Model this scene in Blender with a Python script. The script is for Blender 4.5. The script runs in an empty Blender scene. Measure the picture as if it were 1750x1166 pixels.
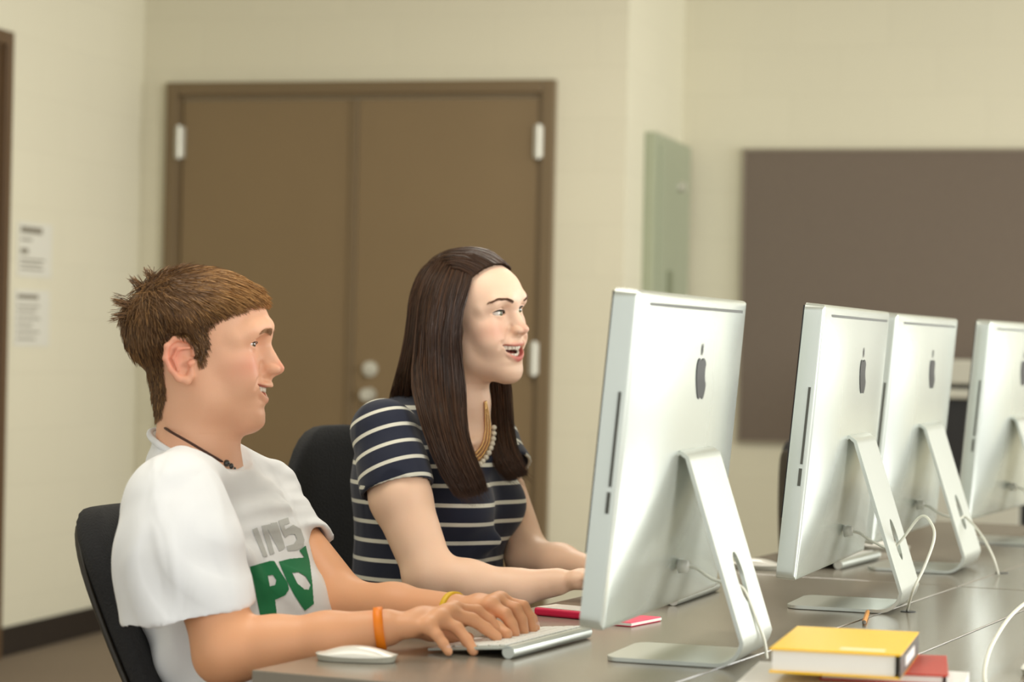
import bpy, bmesh, math, random
import numpy as np
from mathutils import Vector, Matrix
from mathutils.bvhtree import BVHTree
random.seed(7)
SC = bpy.context.scene
COL = SC.collection
R = math.radians
# ------------------------------------------------------------------ camera, world, lights, exposure
CAMZ, FPX, ROLL = 1.16, 4132.0, R(1.2)
cd = bpy.data.cameras.new('camera')
cam = bpy.data.objects.new('camera', cd); COL.objects.link(cam)
cd.sensor_width = 36; cd.lens = FPX*36/1750
cr, sr = math.cos(ROLL), math.sin(ROLL)
PIT = 5/FPX
rx_ = Vector((cr, 0, sr)); up_ = Vector((-sr, -PIT, cr)).normalized(); bk_ = rx_.cross(up_).normalized(); up_ = bk_.cross(rx_)
cam.matrix_world = Matrix(((rx_.x, up_.x, bk_.x, 0), (rx_.y, up_.y, bk_.y, 0), (rx_.z, up_.z, bk_.z, CAMZ), (0, 0, 0, 1)))
cd.clip_start = 0.05; cd.clip_end = 60
cd.dof.use_dof = True; cd.dof.focus_distance = 3.90; cd.dof.aperture_fstop = 3.9
SC.camera = cam
SC.view_settings.view_transform = 'Standard'; SC.view_settings.look = 'None'
SC.view_settings.gamma = 1; SC.view_settings.exposure = 0.32; SC.view_settings.use_curve_mapping = False
W = bpy.data.worlds.new('room_daylight'); SC.world = W; W.use_nodes = True
_b = W.node_tree.nodes['Background']; _b.inputs[0].default_value = (.985, 1.0, .965, 1); _b.inputs[1].default_value = 0.95

def area(name, loc, target, sx, sy, power, color):
    l = bpy.data.lights.new(name, 'AREA'); l.shape = 'RECTANGLE'; l.size = sx; l.size_y = sy; l.energy = power; l.color = color
    o = bpy.data.objects.new(name, l); COL.objects.link(o); o.location = loc
    o.rotation_euler = (Vector(target)-Vector(loc)).to_track_quat('-Z', 'Y').to_euler(); return o
# daylight from the tall windows to the right of the camera and from the ceiling troffers
area('window_light', (4.6, 1.2, 2.0), (0.0, 4.2, 1.0), 3.2, 2.0, 160, (1, .99, .955))
area('window_light', (5.2, 7.2, 1.9), (0.4, 6.5, 1.0), 3.0, 1.8, 120, (.99, 1, .96))
area('troffer_light', (-.6, 3.6, 2.95), (-.6, 3.7, 0), 1.2, 1.2, 22, (1, .95, .84))
area('troffer_light', (.2, 7.0, 2.95), (.2, 7.1, 0), 1.2, 1.2, 40, (1, .95, .84))

def P(u, v, D):
    """photo pixel + distance -> world point"""
    x, y = u-875.0, 583.0-v
    X = x*cr - y*sr; Z = x*sr + y*cr + FPX*PIT
    return Vector((X/FPX*D, D, CAMZ + Z/FPX*D))
def PT(u, v, z=.72):
    """photo pixel -> world point on the horizontal plane z"""
    a = P(u, v, 1.0); k = (z-CAMZ)/(a.z-CAMZ); return Vector((a.x*k, k, z))

# ------------------------------------------------------------------ helpers
def prop(o, label=None, cat=None, group=None, kind=None):
    if label: o['label'] = label
    if cat: o['category'] = cat
    if group: o['group'] = group
    if kind: o['kind'] = kind
    return o
def thing(name, loc, rz, label, cat, group=None):
    o = bpy.data.objects.new(name, None); COL.objects.link(o); o.location = loc; o.rotation_euler = (0, 0, rz)
    o.empty_display_size = .05
    return prop(o, label, cat, group)
def mesh_obj(name, verts, faces, mat, parent=None, smooth=True, loc=None):
    me = bpy.data.meshes.new(name); me.from_pydata([tuple(v) for v in verts], [], [tuple(int(i) for i in f) for f in faces]); me.update()
    o = bpy.data.objects.new(name, me); COL.objects.link(o)
    if mat: me.materials.append(mat)
    if smooth: me.polygons.foreach_set('use_smooth', [True]*len(me.polygons))
    if parent: o.parent = parent
    if loc is not None: o.location = loc
    return o
def bm_obj(name, bm, mat, parent=None, smooth=False):
    me = bpy.data.meshes.new(name); bmesh.ops.recalc_face_normals(bm, faces=bm.faces); bm.to_mesh(me); bm.free()
    o = bpy.data.objects.new(name, me); COL.objects.link(o)
    if mat: me.materials.append(mat)
    if smooth: me.polygons.foreach_set('use_smooth', [True]*len(me.polygons))
    if parent: o.parent = parent
    return o
def box(bm, c, s, bev=0, rot=None, seg=2):
    m = Matrix.Translation(c) @ (rot.to_4x4() if rot else Matrix.Identity(4)) @ Matrix.Diagonal((s[0], s[1], s[2], 1))
    g = bmesh.ops.create_cube(bm, size=1, matrix=m)
    if bev:
        es = list({e for v in g['verts'] for e in v.link_edges})
        bmesh.ops.bevel(bm, geom=es, offset=bev, segments=seg, affect='EDGES', profile=.5)
def cyl(bm, a, b, r, r2=None, n=24):
    a, b = Vector(a), Vector(b); d = b-a
    m = Matrix.Translation((a+b)/2) @ d.to_track_quat('Z', 'Y').to_matrix().to_4x4()
    bmesh.ops.create_cone(bm, cap_ends=True, segments=n, radius1=r, radius2=r if r2 is None else r2, depth=d.length, matrix=m)
def tube_data(pts, rad, n=8, cap=True):
    pts = [Vector(p) for p in pts]; V, F = [], []
    rads = rad if hasattr(rad, '__len__') else [rad]*len(pts)
    up = Vector((0, 0, 1)); t0 = (pts[1]-pts[0]).normalized()
    if abs(t0.dot(up)) > .9: up = Vector((1, 0, 0))
    s = t0.cross(up).normalized()
    for i, p in enumerate(pts):
        t = (pts[min(i+1, len(pts)-1)]-pts[max(i-1, 0)]).normalized()
        s = (s - t*s.dot(t)).normalized(); w = t.cross(s)
        for k in range(n):
            a = 2*math.pi*k/n; V.append(p + (s*math.cos(a)+w*math.sin(a))*rads[i])
        if i:
            for k in range(n):
                F.append(((i-1)*n+k, (i-1)*n+(k+1) % n, i*n+(k+1) % n, i*n+k))
    if cap: F.append(tuple(range(n-1, -1, -1))); F.append(tuple((len(pts)-1)*n+k for k in range(n)))
    return V, F
def smooth_path(pts, n=8):
    pts = [Vector(p) for p in pts]; out = []
    for i in range(len(pts)-1):
        p0, p1, p2, p3 = pts[max(i-1, 0)], pts[i], pts[i+1], pts[min(i+2, len(pts)-1)]
        for k in range(n):
            t = k/n
            out.append(.5*((2*p1)+(p2-p0)*t+(2*p0-5*p1+4*p2-p3)*t*t+(3*p1-p0-3*p2+p3)*t**3))
    out.append(pts[-1]); return out
def tube(name, pts, rad, mat, parent=None, n=10, sm=10):
    V, F = tube_data(smooth_path(pts, sm) if sm else pts, rad, n); return mesh_obj(name, V, F, mat, parent)
def prism(bm, pts2, y0, y1, f=lambda x, y, z: (x, y, z)):
    """outline pts2 in (x,z), extruded from y0 to y1"""
    a = [bm.verts.new(f(x, y0, z)) for x, z in pts2]; b = [bm.verts.new(f(x, y1, z)) for x, z in pts2]
    n = len(pts2); bm.faces.new(a); bm.faces.new(b[::-1])
    for i in range(n): bm.faces.new((a[i], b[i], b[(i+1) % n], a[(i+1) % n]))

# ------------------------------------------------------------------ materials
def S(r, g, b):
    f = lambda c: c/12.92 if c <= .04045 else ((c+.055)/1.055)**2.4
    return (f(r/255), f(g/255), f(b/255), 1)
def mat(name, col, rough=.6, metal=0, noise=0, nscale=20, bump=0, bscale=80, sss=0, coat=0, spec=None, aniso=None):
    m = bpy.data.materials.new(name); m.use_nodes = True; nt = m.node_tree; b = nt.nodes['Principled BSDF']
    b.inputs['Base Color'].default_value = col; b.inputs['Roughness'].default_value = rough; b.inputs['Metallic'].default_value = metal
    if spec is not None: b.inputs['Specular IOR Level'].default_value = spec
    if coat: b.inputs['Coat Weight'].default_value = coat; b.inputs['Coat Roughness'].default_value = .15
    if sss:
        b.inputs['Subsurface Weight'].default_value = sss; b.inputs['Subsurface Radius'].default_value = (1, .35, .18); b.inputs['Subsurface Scale'].default_value = .006
    tc = nt.nodes.new('ShaderNodeTexCoord')
    if noise:
        n = nt.nodes.new('ShaderNodeTexNoise'); n.inputs['Scale'].default_value = nscale; n.inputs['Detail'].default_value = 4
        nt.links.new(tc.outputs['Object'], n.inputs['Vector'])
        mx = nt.nodes.new('ShaderNodeMix'); mx.data_type = 'RGBA'
        mx.inputs[6].default_value = tuple(c*(1-noise) for c in col[:3])+(1,); mx.inputs[7].default_value = tuple(min(1, c*(1+noise)) for c in col[:3])+(1,)
        nt.links.new(n.outputs['Fac'], mx.inputs[0]); nt.links.new(mx.outputs[2], b.inputs['Base Color'])
    if bump:
        n2 = nt.nodes.new('ShaderNodeTexNoise'); n2.inputs['Scale'].default_value = bscale; n2.inputs['Detail'].default_value = 3
        nt.links.new(tc.outputs['Object'], n2.inputs['Vector'])
        bp = nt.nodes.new('ShaderNodeBump'); bp.inputs['Strength'].default_value = bump; bp.inputs['Distance'].default_value = .002
        nt.links.new(n2.outputs['Fac'], bp.inputs['Height']); nt.links.new(bp.outputs['Normal'], b.inputs['Normal'])
    return m
M = {}
M['door'] = mat('brown_door_paint', S(122, 102, 72), .5, noise=.05, nscale=3)
M['door_frame'] = mat('brown_frame_paint', S(110, 92, 65), .45, noise=.04, nscale=4)
M['dark_door'] = mat('dark_brown_paint', S(88, 66, 42), .5, noise=.05, nscale=4)
M['steel'] = mat('satin_steel', S(200, 198, 186), .35, .4)
M['black_base'] = mat('black_rubber_cove', S(34, 26, 20), .5, noise=.1)
M['carpet'] = mat('taupe_carpet', S(126, 112, 94), .95, noise=.12, nscale=40, bump=.6, bscale=300)
M['ceil'] = mat('ceiling_white', S(225, 222, 208), .9, noise=.03)
M['tack'] = mat('grey_tackboard_fabric', S(110, 98, 87), .95, noise=.07, nscale=60, bump=.5, bscale=200)
M['tack_edge'] = mat('tackboard_trim', S(140, 130, 112), .5, noise=.04)
M['panel'] = mat('sage_panel_paint', S(152, 158, 134), .45, noise=.03)
M['panel_dark'] = mat('sage_recess_paint', S(116, 122, 96), .5, noise=.05)
M['paper'] = mat('white_paper', S(206, 204, 192), .8, noise=.02)
M['ink'] = mat('faded_ink', S(128, 122, 108), .8, noise=.1)
M['alu'] = mat('bead_blasted_aluminium', S(207, 213, 206), .26, .62, noise=.012, nscale=6)
M['alu_stand'] = mat('stand_aluminium', S(202, 207, 200), .28, .58, noise=.012, nscale=8)
M['black_gloss'] = mat('black_glass', S(8, 8, 9), .06, spec=.6, noise=.02)
M['logo'] = mat('black_logo_plastic', S(9, 9, 10), .4, spec=.25, noise=.02)
M['slot'] = mat('dark_slot', S(84, 86, 80), .6, noise=.05)
M['white_plastic'] = mat('white_plastic', S(232, 230, 220), .32, noise=.01, coat=.3)
M['key'] = mat('white_key_plastic', S(236, 236, 230), .45, noise=.01)
M['cable'] = mat('white_cable_rubber', S(226, 226, 212), .45, noise=.02)
M['black_plastic'] = mat('black_plastic', S(22, 21, 20), .42, noise=.1)
M['black_fabric'] = mat('black_mesh_fabric', S(34, 34, 36), .9, noise=.2, nscale=150, bump=.8, bscale=260)
M['grey_plastic'] = mat('light_grey_plastic', S(178, 176, 162), .5, noise=.03)
M['chrome'] = mat('chrome', S(205, 205, 205), .15, 1, noise=.02)
def desk_material():
    m = mat('grey_brown_laminate', S(134, 127, 114), .22, noise=.05, nscale=7, spec=.6)
    return m
M['desk'] = desk_material()
M['desk_edge'] = mat('desk_edge_band', S(150, 140, 122), .4, noise=.04)
M['seam'] = mat('seam_gap', S(52, 45, 38), .7, noise=.08)
def block_wall(name, col, vec_rot):
    m = bpy.data.materials.new(name); m.use_nodes = True; nt = m.node_tree; b = nt.nodes['Principled BSDF']; b.inputs['Roughness'].default_value = .55
    tc = nt.nodes.new('ShaderNodeTexCoord'); sp = nt.nodes.new('ShaderNodeSeparateXYZ'); cb = nt.nodes.new('ShaderNodeCombineXYZ')
    nt.links.new(tc.outputs['Object'], sp.inputs[0]); nt.links.new(sp.outputs['X'], cb.inputs['X']); nt.links.new(sp.outputs['Z'], cb.inputs['Y'])
    br = nt.nodes.new('ShaderNodeTexBrick'); br.inputs['Scale'].default_value = 1; br.inputs['Brick Width'].default_value = .406; br.inputs['Row Height'].default_value = .203
    br.inputs['Mortar Size'].default_value = .006; br.inputs['Mortar Smooth'].default_value = .6
    br.inputs['Color1'].default_value = col; br.inputs['Color2'].default_value = tuple(c*.98 for c in col[:3])+(1,); br.inputs['Mortar'].default_value = tuple(c*.965 for c in col[:3])+(1,)
    nt.links.new(cb.outputs[0], br.inputs['Vector']); nt.links.new(br.outputs['Color'], b.inputs['Base Color'])
    bp = nt.nodes.new('ShaderNodeBump'); bp.invert = True; bp.inputs['Strength'].default_value = .2; bp.inputs['Distance'].default_value = .004
    nt.links.new(br.outputs['Fac'], bp.inputs['Height']); nt.links.new(bp.outputs['Normal'], b.inputs['Normal'])
    return m
M['wall'] = block_wall('cream_painted_block', S(211, 206, 184), 0)
# ------------------------------------------------------------------ the room
WD = Vector((.9654, -.261, 0)).normalized()          # direction of the far walls
WN = Vector((.261, .9654, 0)).normalized()           # away from the camera
C1 = Vector((-1.51, 9.76, 0)); C2 = C1 + WD*2.0; C3 = C2 + WN*1.1; C4 = C3 + WD*4.4
C0 = C1 - WN*7.2
H = 3.0; TH = .15
def wall(name, a, b, side, z0=0, z1=H, m='wall'):
    """a slab from a to b, thickness away from the room; local x runs along the wall"""
    d = (b-a); L = d.length; ang = math.atan2(d.y, d.x)
    bm = bmesh.new(); box(bm, (L/2, side*TH/2, (z0+z1)/2), (L, TH, z1-z0))
    o = bm_obj(name, bm, M[m]); o.location = a; o.rotation_euler = (0, 0, ang); prop(o, kind='structure'); return o
bm = bmesh.new(); box(bm, (0, 5.2, -.05), (14, 13, .1)); prop(bm_obj('floor', bm, M['carpet']), kind='structure')
bm = bmesh.new(); box(bm, (0, 5.2, 3.05), (14, 13, .1)); prop(bm_obj('ceiling', bm, M['ceil']), kind='structure')
wall('wall_left', C0, C1, 1); wall('wall_back', C1-WD*.15, C2, 1); wall('wall_jog', C2+WN*.149, C3, 1); wall('wall_rear', C3-WD*.15, C4, 1)
def strip(name, a, b, out, z0, z1, t, m, kind='structure'):
    d = b-a; bm = bmesh.new(); box(bm, (d.length/2, -t/2, (z0+z1)/2), (d.length, t, z1-z0), .004)
    o = bm_obj(name, bm, M[m]); o.location = a + out*0; o.rotation_euler = (0, 0, math.atan2(d.y, d.x)); prop(o, kind=kind); return o
strip('baseboard_left', C0, C1, 0*WN, 0, .105, .012, 'black_base')
strip('baseboard_rear', C3, C4, 0*WN, 0, .105, .012, 'black_base')

def local_box(bm, x0, x1, y0, y1, z0, z1, bev=0): box(bm, ((x0+x1)/2, (y0+y1)/2, (z0+z1)/2), (x1-x0, y1-y0, z1-z0), bev)
def double_door(a, dirn, width, height, name, fm, dm, two=True):
    """a = foot of the frame's left outer edge on the wall plane; local y<0 is into the room"""
    root = bpy.data.objects.new(name, None); COL.objects.link(root); root.location = a; root.rotation_euler = (0, 0, math.atan2(dirn.y, dirn.x)); prop(root, kind='structure')
    f = .05
    bm = bmesh.new(); local_box(bm, 0, f, -.035, -.001, 0, height, .004); local_box(bm, width-f, width, -.035, -.001, 0, height, .004); local_box(bm, f, width-f, -.035, -.001, height-f, height, .004)
    local_box(bm, f, f+.014, -.020, -.001, 0, height-f); local_box(bm, width-f-.014, width-f, -.020, -.001, 0, height-f); local_box(bm, f, width-f, -.020, -.001, height-f-.014, height-f)
    bm_obj('door_frame', bm, M[fm], root)
    n = 2 if two else 1; w = (width-2*f-.028)/n
    for k in range(n):
        x0 = f+.014+k*w
        bm = bmesh.new(); local_box(bm, x0+.004, x0+w-.004, -.012, -.001, .01, height-f-.018, .002)
        lf = bm_obj('door_leaf', bm, M[dm], root)
        hx = f-.006 if (k == 0) else width-f-.014-.016
        for hz in (height-.24, height-1.075, .30):
            bm = bmesh.new(); local_box(bm, hx, hx+.036, -.040, -.012, hz-.062, hz+.062, .004)
            cyl(bm, (hx+.018, -.042, hz-.066), (hx+.018, -.042, hz+.066), .009)
            prop(bm_obj('hinge', bm, M['steel'], lf), label='pale steel hinge')
    if two:
        bm = bmesh.new(); local_box(bm, width/2-.028, width/2+.004, -.020, -.012, .01, height-f-.02, .003); bm_obj('astragal', bm, M[fm], root)
    return root, w
DA = Vector((-1.40, 9.73, 0)); dd, lw = double_door(DA, WD, 1.61, 2.18, 'door_1', 'door_frame', 'door')
for z, r in ((1.05, .030), (.95, .026)):
    bm = bmesh.new(); x = 1.61/2+.075; cyl(bm, (x, -.012, z), (x, -.022, z), r); cyl(bm, (x, -.022, z), (x, -.05, z), r*.45); 
    if z < 1: cyl(bm, (x, -.045, z), (x, -.065, z), .024)
    prop(bm_obj('door_lock' if z > 1 else 'door_knob', bm, M['steel'], dd), label='round steel lock' if z > 1 else 'round steel knob')
# door on the left wall, only its frame and one leaf edge are in the picture
LA = C1 - WN*1.20
double_door(LA-WN*1.02, WN, 1.02, 2.23, 'door_2', 'dark_door', 'dark_door', two=False)

# notices on the left wall
def notice(u0, v0, u1, v1, lines, label):
    # intersect with the left wall plane
    def hit(u, v):
        a = P(u, v, 1.0)-Vector((0, 0, CAMZ)); n = WD; k = (C1.dot(n))/(a.dot(n)); return Vector((0, 0, CAMZ))+a*k
    a, b = hit(u0, v1), hit(u1, v0)
    L = (Vector((b.x, b.y, 0))-Vector((a.x, a.y, 0))).length; hgt = b.z-a.z
    t = thing('wall_notice', a, math.atan2(WN.y, WN.x), label, 'notice')
    bm = bmesh.new(); local_box(bm, 0, L, -.003, -.0005, 0, hgt); bm_obj('paper_sheet', bm, M['paper'], t)
    bm = bmesh.new()
    for (x0, x1, z0, z1) in lines: local_box(bm, x0*L, x1*L, -.0042, -.0028, z0*hgt, z1*hgt)
    bm_obj('printed_lines', bm, M['ink'], t)
    return t
notice(28, 385, 88, 472, [(.08, .7, .80, .92), (.08, .4, .66, .70), (.08, .3, .42, .52), (.08, .78, .30, .33), (.08, .7, .22, .25), (.08, .75, .13, .16)], 'upper of the two printed notices beside the door on the left wall')
notice(22, 498, 84, 592, [(.08, .66, .84, .92), (.08, .7, .70, .73), (.08, .6, .60, .63), (.08, .72, .48, .51), (.08, .5, .36, .39), (.08, .7, .24, .27), (.08, .6, .12, .15)], 'lower of the two printed notices beside the door on the left wall')

# electrical panel on the jog wall (local x along WN, y<0 into the room)
pa = C2 + WN*.33
pn = thing('electrical_panel', pa, math.atan2(WN.y, WN.x), 'tall sage green metal electrical panel on the wall between double doors and tackboard', 'electrical panel')
bm = bmesh.new(); local_box(bm, 0, .72, -.048, 0, .95, 2.01, .004); bm_obj('cabinet', bm, M['panel'], pn)
bm = bmesh.new(); local_box(bm, .08, .66, -.058, -.047, 1.0, 1.97, .004); bm_obj('panel_door', bm, M['panel'], pn)
bm = bmesh.new(); cyl(bm, (.42, -.058, 1.82), (.42, -.085, 1.82), .022); bm_obj('lock_knob', bm, M['steel'], pn)
bm = bmesh.new(); local_box(bm, .22, .31, -.064, -.057, 1.34, 1.47, .003); prop(bm_obj('latch_handle', bm, M['panel_dark'], pn), label='darker recessed latch')

# tackboard on the rear wall
ta = C3 + WD*.275
tk = thing('tackboard', ta, math.atan2(WD.y, WD.x), 'large brown-grey fabric tackboard on the cream wall behind the computers', 'tackboard')
bm = bmesh.new(); local_box(bm, 0, 3.0, -.022, -.001, .775, 1.995); bm_obj('fabric_panel', bm, M['tack'], tk)
bm = bmesh.new()
for (x0, x1, z0, z1) in ((-.012, 0, .763, 2.007), (3.0, 3.012, .763, 2.007), (0, 3, .763, .775), (0, 3, 1.995, 2.007)): local_box(bm, x0, x1, -.028, -.001, z0, z1)
bm_obj('trim_frame', bm, M['tack_edge'], tk)

# copier by the rear wall, seen between the third and fourth computers
ca = C3 + WD*1.12 - WN*.72
cp = thing('office_copier', ca, math.atan2(WD.y, WD.x), 'black office copier with a light grey lid in front of the tackboard', 'copier')
bm = bmesh.new(); local_box(bm, 0, .72, 0, .6, 1.04, 1.135, .01); bm_obj('lid', bm, M['grey_plastic'], cp)
bm = bmesh.new(); local_box(bm, -.01, .73, -.01, .6, .985, 1.022, .008); bm_obj('scanner_rim', bm, M['grey_plastic'], cp)
bm = bmesh.new(); local_box(bm, .02, .70, .02, .6, .02, 1.04, .006); bm_obj('body', bm, M['black_plastic'], cp)
for z in (.10, .30, .50):
    bm = bmesh.new(); local_box(bm, .04, .36, -.004, .02, z, z+.17, .005); local_box(bm, .12, .28, -.012, -.002, z+.11, z+.135, .003); bm_obj('paper_drawer', bm, M['grey_plastic'], cp)
# ------------------------------------------------------------------ desks
TR = Vector((.412, .911, 0)).normalized(); TP = Vector((.911, -.412, 0)).normalized()   # along the row, and across it away from the people
T0 = Vector((-.337, 3.206, 0)); TZ = .72; RZ = math.atan2(TR.y, TR.x)                  # local x along TR, local y = -TP
def desk(s0, L, p0, Dp, label, flip):
    o = T0 + TR*s0 + TP*p0
    t = thing('computer_desk', (o.x, o.y, 0), RZ, label, 'desk')
    bm = bmesh.new()
    ch = .525 if not flip else Dp-.525            # the wire trough lid
    if not flip: segs = [(0, ch-.002), (ch+.002, Dp)]
    else: segs = [(0, ch-.002), (ch+.002, Dp)]
    for (a, b) in segs:
        box(bm, (L/2, -(a+b)/2, TZ-.0145), (L-.004, b-a, .029), .0016)
    top = bm_obj('desktop', bm, M['desk'], t)
    bm = bmesh.new(); local_box(bm, .004, L-.004, -ch-.004, -ch+.004, TZ-.03, TZ-.0045); bm_obj('trough_seam', bm, M['seam'], t)
    yl = -.06 if not flip else -Dp+.06
    for x in (.04, L-.04):
        bm = bmesh.new(); local_box(bm, x-.015, x+.015, -Dp+.05, -.05, .02, TZ-.03, .004); bm_obj('leg_panel', bm, M['grey_plastic'], t)
    bm = bmesh.new(); yy = -Dp+.10 if not flip else -.10; local_box(bm, .055, L-.055, yy-.01, yy+.01, .30, TZ-.03, .003); bm_obj('modesty_panel', bm, M['grey_plastic'], t)
    return t
desk(0, 1.722, 0, .722, 'grey-brown desk carrying the two students\' computers', False)
desk(1.726, 1.722, 0, .722, 'grey-brown desk at the far end of the students\' row', False)
desk(0, 1.722, .726, .722, 'grey-brown desk holding the book stack, back to back with the students\' desk', True)
desk(1.726, 1.722, .726, .722, 'grey-brown back-to-back desk beyond the book stack, at the right edge', True)

# ------------------------------------------------------------------ computers
CW, CH, CT = .650, .446, .032
def bulge(x, z):
    a = min(1, abs(2*x/CW)); b = (z/CH)*2-1
    return CT + .020*(1-a**3.2)*max(0, 1-abs(b)**2.6)
def make_computer():
    root = thing('desktop_computer', (0, 0, TZ), 0, 'x', 'computer')
    T = Matrix.Translation((0, .0, .072)) @ Matrix.Rotation(R(-5.0), 4, 'X')
    pivot = T
    def X(x, y, z): return tuple(T @ Vector((x, y, z)))
    # chassis: rounded slab whose back bulges
    nx, nz = 56, 44; V, F = [], []
    rc = .012
    def sx(i): t = i/nx*2-1; return math.copysign(abs(t)**.8, t)*CW/2 if False else (1-math.cos(math.pi*i/nx))/2*CW-CW/2
    def sz(j): return (1-math.cos(math.pi*j/nz))/2*CH
    idx = {}
    def corner(x, z):   # round the four outline corners
        ax, az = abs(x)-(CW/2-rc), abs(z-CH/2)-(CH/2-rc)
        if ax > 0 and az > 0:
            l = math.hypot(ax, az)
            if l > rc: ax, az = ax*rc/l, az*rc/l
            x = math.copysign(CW/2-rc+ax, x); z = CH/2+math.copysign(CH/2-rc+az, z-CH/2)
        return x, z
    for j in range(nz+1):
        for i in range(nx+1):
            x, z = corner(sx(i), sz(j)); e = min(CW/2-abs(x), z, CH-z)
            rr = .006; drop = rr-math.sqrt(max(0, rr*rr-max(0, rr-e)**2)) if e < rr else 0
            idx['b', i, j] = len(V); V.append(X(x, bulge(x, z)-drop, z))
    for j in range(nz+1):
        for i in range(nx+1):
            x, z = corner(sx(i), sz(j)); idx['f', i, j] = len(V); V.append(X(x, 0, z))
    for j in range(nz):
        for i in range(nx):
            F.append((idx['b', i, j], idx['b', i, j+1], idx['b', i+1, j+1], idx['b', i+1, j]))
            F.append((idx['f', i, j], idx['f', i+1, j], idx['f', i+1, j+1], idx['f', i, j+1]))
    for i in range(nx):
        F.append((idx['f', i, 0], idx['b', i, 0], idx['b', i+1, 0], idx['f', i+1, 0])); F.append((idx['f', i+1, nz], idx['b', i+1, nz], idx['b', i, nz], idx['f', i, nz]))
    for j in range(nz):
        F.append((idx['f', 0, j+1], idx['b', 0, j+1], idx['b', 0, j], idx['f', 0, j])); F.append((idx['f', nx, j], idx['b', nx, j], idx['b', nx, j+1], idx['f', nx, j+1]))
    ch = mesh_obj('housing', V, F, M['alu'], root)
    ch.data.set_sharp_from_angle(angle=R(50))
    # glass front with black border, and logo on the chin
    bm = bmesh.new(); box(bm, (0, -.0015, CH-.004-.172), (CW-.006, .003, .344), .001)
    bmesh.ops.transform(bm, matrix=T, verts=bm.verts); bm_obj('screen_glass', bm, M['black_gloss'], root)
    # vent slot across the top of the back
    bm = bmesh.new(); n = 24; z = CH-.017
    for k in range(n):
        x0, x1 = -.295+.56*k/n, -.295+.56*(k+1)/n
        vs = [bm.verts.new(X(x, bulge(x, zz)+.0004, zz)) for x, zz in ((x0, z-.0022), (x1, z-.0022), (x1, z+.0022), (x0, z+.0022))]; bm.faces.new(vs)
    bm_obj('vent_slot', bm, M['slot'], root)
    # drive and card slots on the narrow side
    bm = bmesh.new(); local_box(bm, CW/2-.001, CW/2+.0012, .0200, .0240, .188, .312); bmesh.ops.transform(bm, matrix=T, verts=bm.verts); bm_obj('disc_slot', bm, M['slot'], root)
    bm = bmesh.new(); local_box(bm, CW/2-.001, CW/2+.0012, .0190, .0240, .153, .181); bmesh.ops.transform(bm, matrix=T, verts=bm.verts); bm_obj('card_slot', bm, M['slot'], root)
    # fruit logo with a bite and a leaf, on the back
    def lg(x, y, z): return X(x, bulge(x, z)+y, z)
    bm = bmesh.new(); cx, cz, s = 0, .334, .029
    O = []
    body = [(0, .72), (.25, .84), (.52, .86), (.78, .76), (.96, .56)]
    bite = [(.80, .40), (.70, .18), (.70, -.05), (.80, -.27), (.97, -.43)]
    rest = [(.88, -.66), (.72, -.92), (.52, -1.10), (.34, -1.14), (.16, -1.07), (0, -1.03), (-.16, -1.07), (-.34, -1.14), (-.54, -1.08), (-.76, -.82), (-.93, -.48), (-1.02, -.10), (-1.0, .28), (-.84, .62), (-.60, .82), (-.34, .86), (-.14, .78)]
    for (x, z) in body+bite+rest: O.append((cx-x*s, cz+z*s))     # seen from behind: bite on the viewer's right
    c0 = bm.verts.new(lg(cx, .0012, cz-.1*s)); vs = [bm.verts.new(lg(x, .0012, z)) for x, z in O]; v2 = [bm.verts.new(lg(x, -.002, z)) for x, z in O]
    for i in range(len(vs)):
        j = (i+1) % len(vs); bm.faces.new((c0, vs[i], vs[j])); bm.faces.new((vs[i], v2[i], v2[j], vs[j]))
    leaf = [(0, .98), (.02, 1.22), (.14, 1.44), (.34, 1.58), (.42, 1.60), (.42, 1.42), (.32, 1.18), (.14, 1.02)]
    lv = [bm.verts.new(lg(cx-x*s, .0012, cz+z*s)) for x, z in leaf]; bm.faces.new(lv)
    bm_obj('rear_logo', bm, M['logo'], root)
    # stand: one bent plate, hinge on the back, foot under the screen
    top = T @ Vector((0, CT+.016, .225))
    by = top.y+.098
    path = [(top.y-.008, top.z-.012), (top.y-.004, top.z-.003), (top.y+.006, top.z+.003), (top.y+.016, top.z-.004)]
    path += [(top.y+.016+(by-top.y-.016)*k/8, top.z-.004+(.036-top.z+.004)*k/8) for k in range(1, 9)]
    r0 = .036
    for k in range(1, 8):
        a = R(-12)-R(78)*k/7; path.append((by-r0+.0+math.cos(a)*r0, .004+r0+math.sin(a)*r0))
    path += [(by-r0-.015-.145*k/4, .004) for k in range(0, 5)]
    hw, th = .095, .0056
    cyc = [i for i in range(len(path))]
    hole_c = 8.0
    bm = bmesh.new()
    # cross positions, with a hole in the upright for the cable
    nxs = 25; xs = [-hw+2*hw*i/(nxs-1) for i in range(nxs)]
    # densify path
    dp = []
    for i in range(len(path)-1):
        a, b = Vector(path[i]), Vector(path[i+1]); n = max(1, int((b-a).length/.006))
        for k in range(n): dp.append(a.lerp(b, k/n))
    dp.append(Vector(path[-1]))
    zc = .118; hr, hzr = .0215, .035
    grid = {}
    def nrm(i):
        t = (dp[min(i+1, len(dp)-1)]-dp[max(i-1, 0)]).normalized(); return Vector((-t.y, t.x))
    imid = min(range(len(dp)), key=lambda i: abs(dp[i].y-zc) + (10 if dp[i].x < top.y else 0))
    up = {}
    for i, p in enumerate(dp):
        n = nrm(i)
        for k, x in enumerate(xs):
            xx = x; pp = p.copy()
            for sg in (0, 1):
                q = pp + n*(th/2 if sg else -th/2)
                grid[i, k, sg] = bm.verts.new((xx, q.x, q.y))
    def inhole(i, k):
        pc = (dp[i]+dp[i+1])/2; xc = (xs[k]+xs[k+1])/2
        return pc.x > top.y+.02 and pc.y > .045 and (xc/hr)**2+((pc.y-zc)/hzr)**2 < 1
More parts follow.
